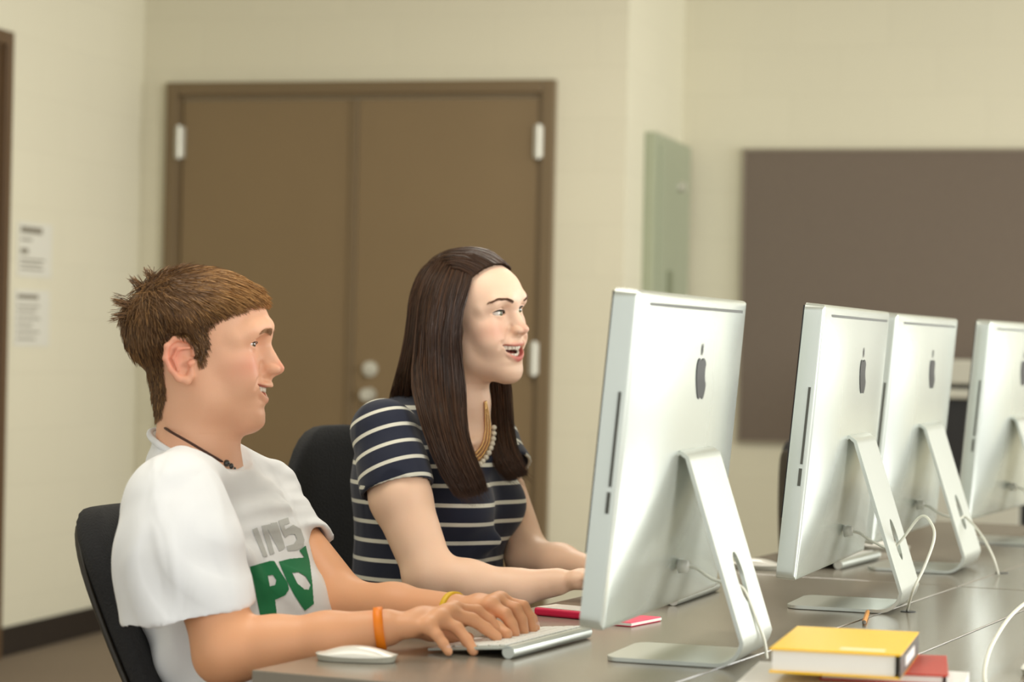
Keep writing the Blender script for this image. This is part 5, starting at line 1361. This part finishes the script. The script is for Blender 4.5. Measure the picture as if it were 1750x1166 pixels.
pc = PT(1068, 1064); t = thing('notepad', (pc.x, pc.y, TZ+.0003), R(-30), 'pink notepad lying under the nearest computer\'s screen', 'notepad')
bm = bmesh.new(); box(bm, (0, 0, .0035), (.075, .105, .007), .001); bm_obj('cover', bm, M['pinkpad'], t)
bm = bmesh.new(); box(bm, (.002, .0, .0035), (.0735, .1062, .0040), .0004); bm_obj('page_block', bm, M['page'], t)
def book(a, ang, w, l, h, z, label, cover, spine, name='book', group='stacked books at the front corner', hinge='r', extra=None):
    t = thing(name, (a[0], a[1], z), ang, label, 'book', group); c = .0024
    bm = bmesh.new(); box(bm, (w/2, l/2, c/2), (w, l, c), .0008); box(bm, (w/2, l/2, h-c/2), (w, l, c), .0008); bm_obj('cover', bm, cover, t)
    bm = bmesh.new(); box(bm, (w-.0015, l/2, h/2), (.003, l, h-.0006), .0008); bm_obj('spine', bm, spine, t)
    bm = bmesh.new(); box(bm, (w/2-.002, l/2, h/2), (w-.010, l-.008, h-2*c), .0005); bm_obj('page_block', bm, M['page'], t)
    return t
M['yel'] = mat('yellow_cover', S(255, 200, 4), .45, noise=.02); M['spine_dark'] = mat('dark_spine', S(70, 62, 54), .5, noise=.1); M['red'] = mat('red_cover', S(186, 52, 34), .5, noise=.12, nscale=60); M['white_cover'] = mat('white_cover', S(228, 226, 222), .6, noise=.02)
M['gold_label'] = mat('pale_label', S(255, 238, 196), .6, noise=.02)
z1 = TZ+.0003
ang = math.atan2(-.040, .155)
h3 = .0305; zt = .789
zy = 1.16-.371-h3   # underside of the yellow book
bx = (.327, 3.000)
b1 = book((bx[0]-.052, bx[1]-.045), ang+R(1), .275, .27, zy-.0135-z1-.0004, z1, 'thick white book at the bottom of the book stack', M['white_cover'], M['white_cover'])
b2 = book((bx[0]+.068, bx[1]+.040), ang+R(5), .160, .200, .013, zy-.0133, 'red book in the middle of the stack, sticking out to the right', M['red'], M['white_cover'])
b3 = book(bx, ang, .162, .255, h3, zy+.0004, 'yellow hardcover book on top of the book stack', M['yel'], M['spine_dark'])
bm = bmesh.new(); box(bm, (.112, .030, h3+.0002), (.055, .022, .0006)); bm_obj('cover_label', bm, M['gold_label'], b3)
bm = bmesh.new(); box(bm, (.1625, .12, h3/2), (.0012, .12, .012)); prop(bm_obj('spine_label', bm, M['white_cover'], b3), label='white label on the dark spine')
pa_, pb_ = PT(1476, 1070), PT(1484, 1046); d_ = (pb_-pa_).normalized(); t = thing('pencil', (pa_.x, pa_.y, TZ+.0042), math.atan2(d_.y, d_.x), 'orange pencil lying behind the yellow book', 'pencil')
bm = bmesh.new(); cyl(bm, (.012, 0, 0), (.175, 0, 0), .0038, n=6); bm_obj('shaft', bm, mat('pencil_orange', S(222, 150, 60), .45, noise=.05), t)
bm = bmesh.new(); cyl(bm, (-.006, 0, 0), (.012, 0, 0), .0008, .0038, n=6); prop(bm_obj('tip', bm, M['spine_dark'], t), label='dark sharpened tip')

# ------------------------------------------------------------------ power cables and small hardware
def comp_pt(c, p): return c.matrix_world @ Vector(p) if False else (Matrix.Translation(c.location) @ Matrix.Rotation(c.rotation_euler.z, 4, 'Z') @ Vector(p))
hole_l = None
top_ = CT_M @ Vector((0, CT+.016, .225)); by_ = top_.y+.098
fr_ = (top_.z-.004-.118)/(top_.z-.004-.036); hole_y = top_.y+.016+(by_-top_.y-.016)*fr_
def cable(name, c, tail, label, rad=.0024):
    pts = [comp_pt(c, plug_local), comp_pt(c, (0, plug_local[1]+.012, plug_local[2]-.003)), comp_pt(c, (0, (plug_local[1]+hole_y)/2, (plug_local[2]+.104)/2-.004)), comp_pt(c, (0, hole_y, .106))]
    o = tube(name, pts+tail, rad, M['cable']); prop(o, label, 'cable', 'white computer power cables'); return o
c1, c2, c3, c4 = comps
def cl(c, *p): return comp_pt(c, p)
cable('power_cable', c1, [cl(c1, -.002, hole_y+.013, .090), cl(c1, -.006, hole_y+.024, .062), cl(c1, -.010, hole_y+.036, .030), cl(c1, -.012, hole_y+.040, .004)], 'white power cable of the nearest computer, hanging behind its stand')
def Tz(u, v, z): return PT(u, v, z)
cable('power_cable', c2, [P(1572, 884, 4.12), P(1592, 896, 4.09), P(1596, 922, 4.06), P(1580, 968, 4.03), P(1560, 1010, 4.02), PT(1550, 1044, TZ+.002)], 'white power cable looping beside the second computer\'s stand')
cable('power_cable', c3, [P(1650, 884, 4.90), P(1676, 913, 4.84), P(1696, 950, 4.79), PT(1706, 982, TZ+.003)], 'white power cable curving down from the third computer')
cable('power_cable', c4, [cl(c4, 0, hole_y+.05, .10), cl(c4, 0, hole_y+.09, .04), cl(c4, 0, hole_y+.10, .002)], 'white power cable of the last computer, at the right edge')
o = tube('power_cable', [PT(1870, 1020, TZ+.003), PT(1838, 1014, TZ+.006), PT(1800, 1010, TZ+.03), PT(1766, 1022, TZ+.045), PT(1728, 1052, TZ+.045), PT(1696, 1100, TZ+.03), PT(1683, 1140, TZ+.012), PT(1684, 1170, TZ+.003), PT(1700, 1190, TZ+.003)], .0030, M['cable']); prop(o, 'loose white cable arching over the desk to the right of the books', 'cable', 'white computer power cables')
for i, (u, v) in enumerate(((1552, 1046), (1712, 980), (1320, 1146))):
    q = PT(u, v); t = bpy.data.objects.new('cable_grommet', None); bm = bmesh.new(); cyl(bm, (q.x, q.y, TZ-.002), (q.x, q.y, TZ+.0012), .013); 
    bpy.data.objects.remove(t); o = bm_obj('cable_grommet', bm, M['black_plastic']); prop(o, ['black desk grommet where the second computer\'s cable enters', 'black desk grommet at the end of the third computer\'s cable', 'black desk grommet behind the nearest computer\'s stand'][i], 'grommet', 'black cable grommets in the desks')
q = PT(1505, 930); t = thing('power_adapter', (q.x, q.y, TZ+.0003), R(-20), 'white power adapter with two plugs lying beyond the second computer', 'adapter')
bm = bmesh.new(); box(bm, (0, 0, .014), (.05, .05, .028), .006, seg=3); bm_obj('body', bm, M['white_plastic'], t)
for y in (-.012, .012):
    bm = bmesh.new(); cyl(bm, (-.025, y, .014), (-.045, y, .014), .007); bm_obj('plug', bm, M['white_plastic'], t)
m4 = PT(1768, 1150); make_mouse((m4.x+.012, m4.y, TZ+.0003), R(70), 'white wireless mouse cut off by the right edge, beyond the books')
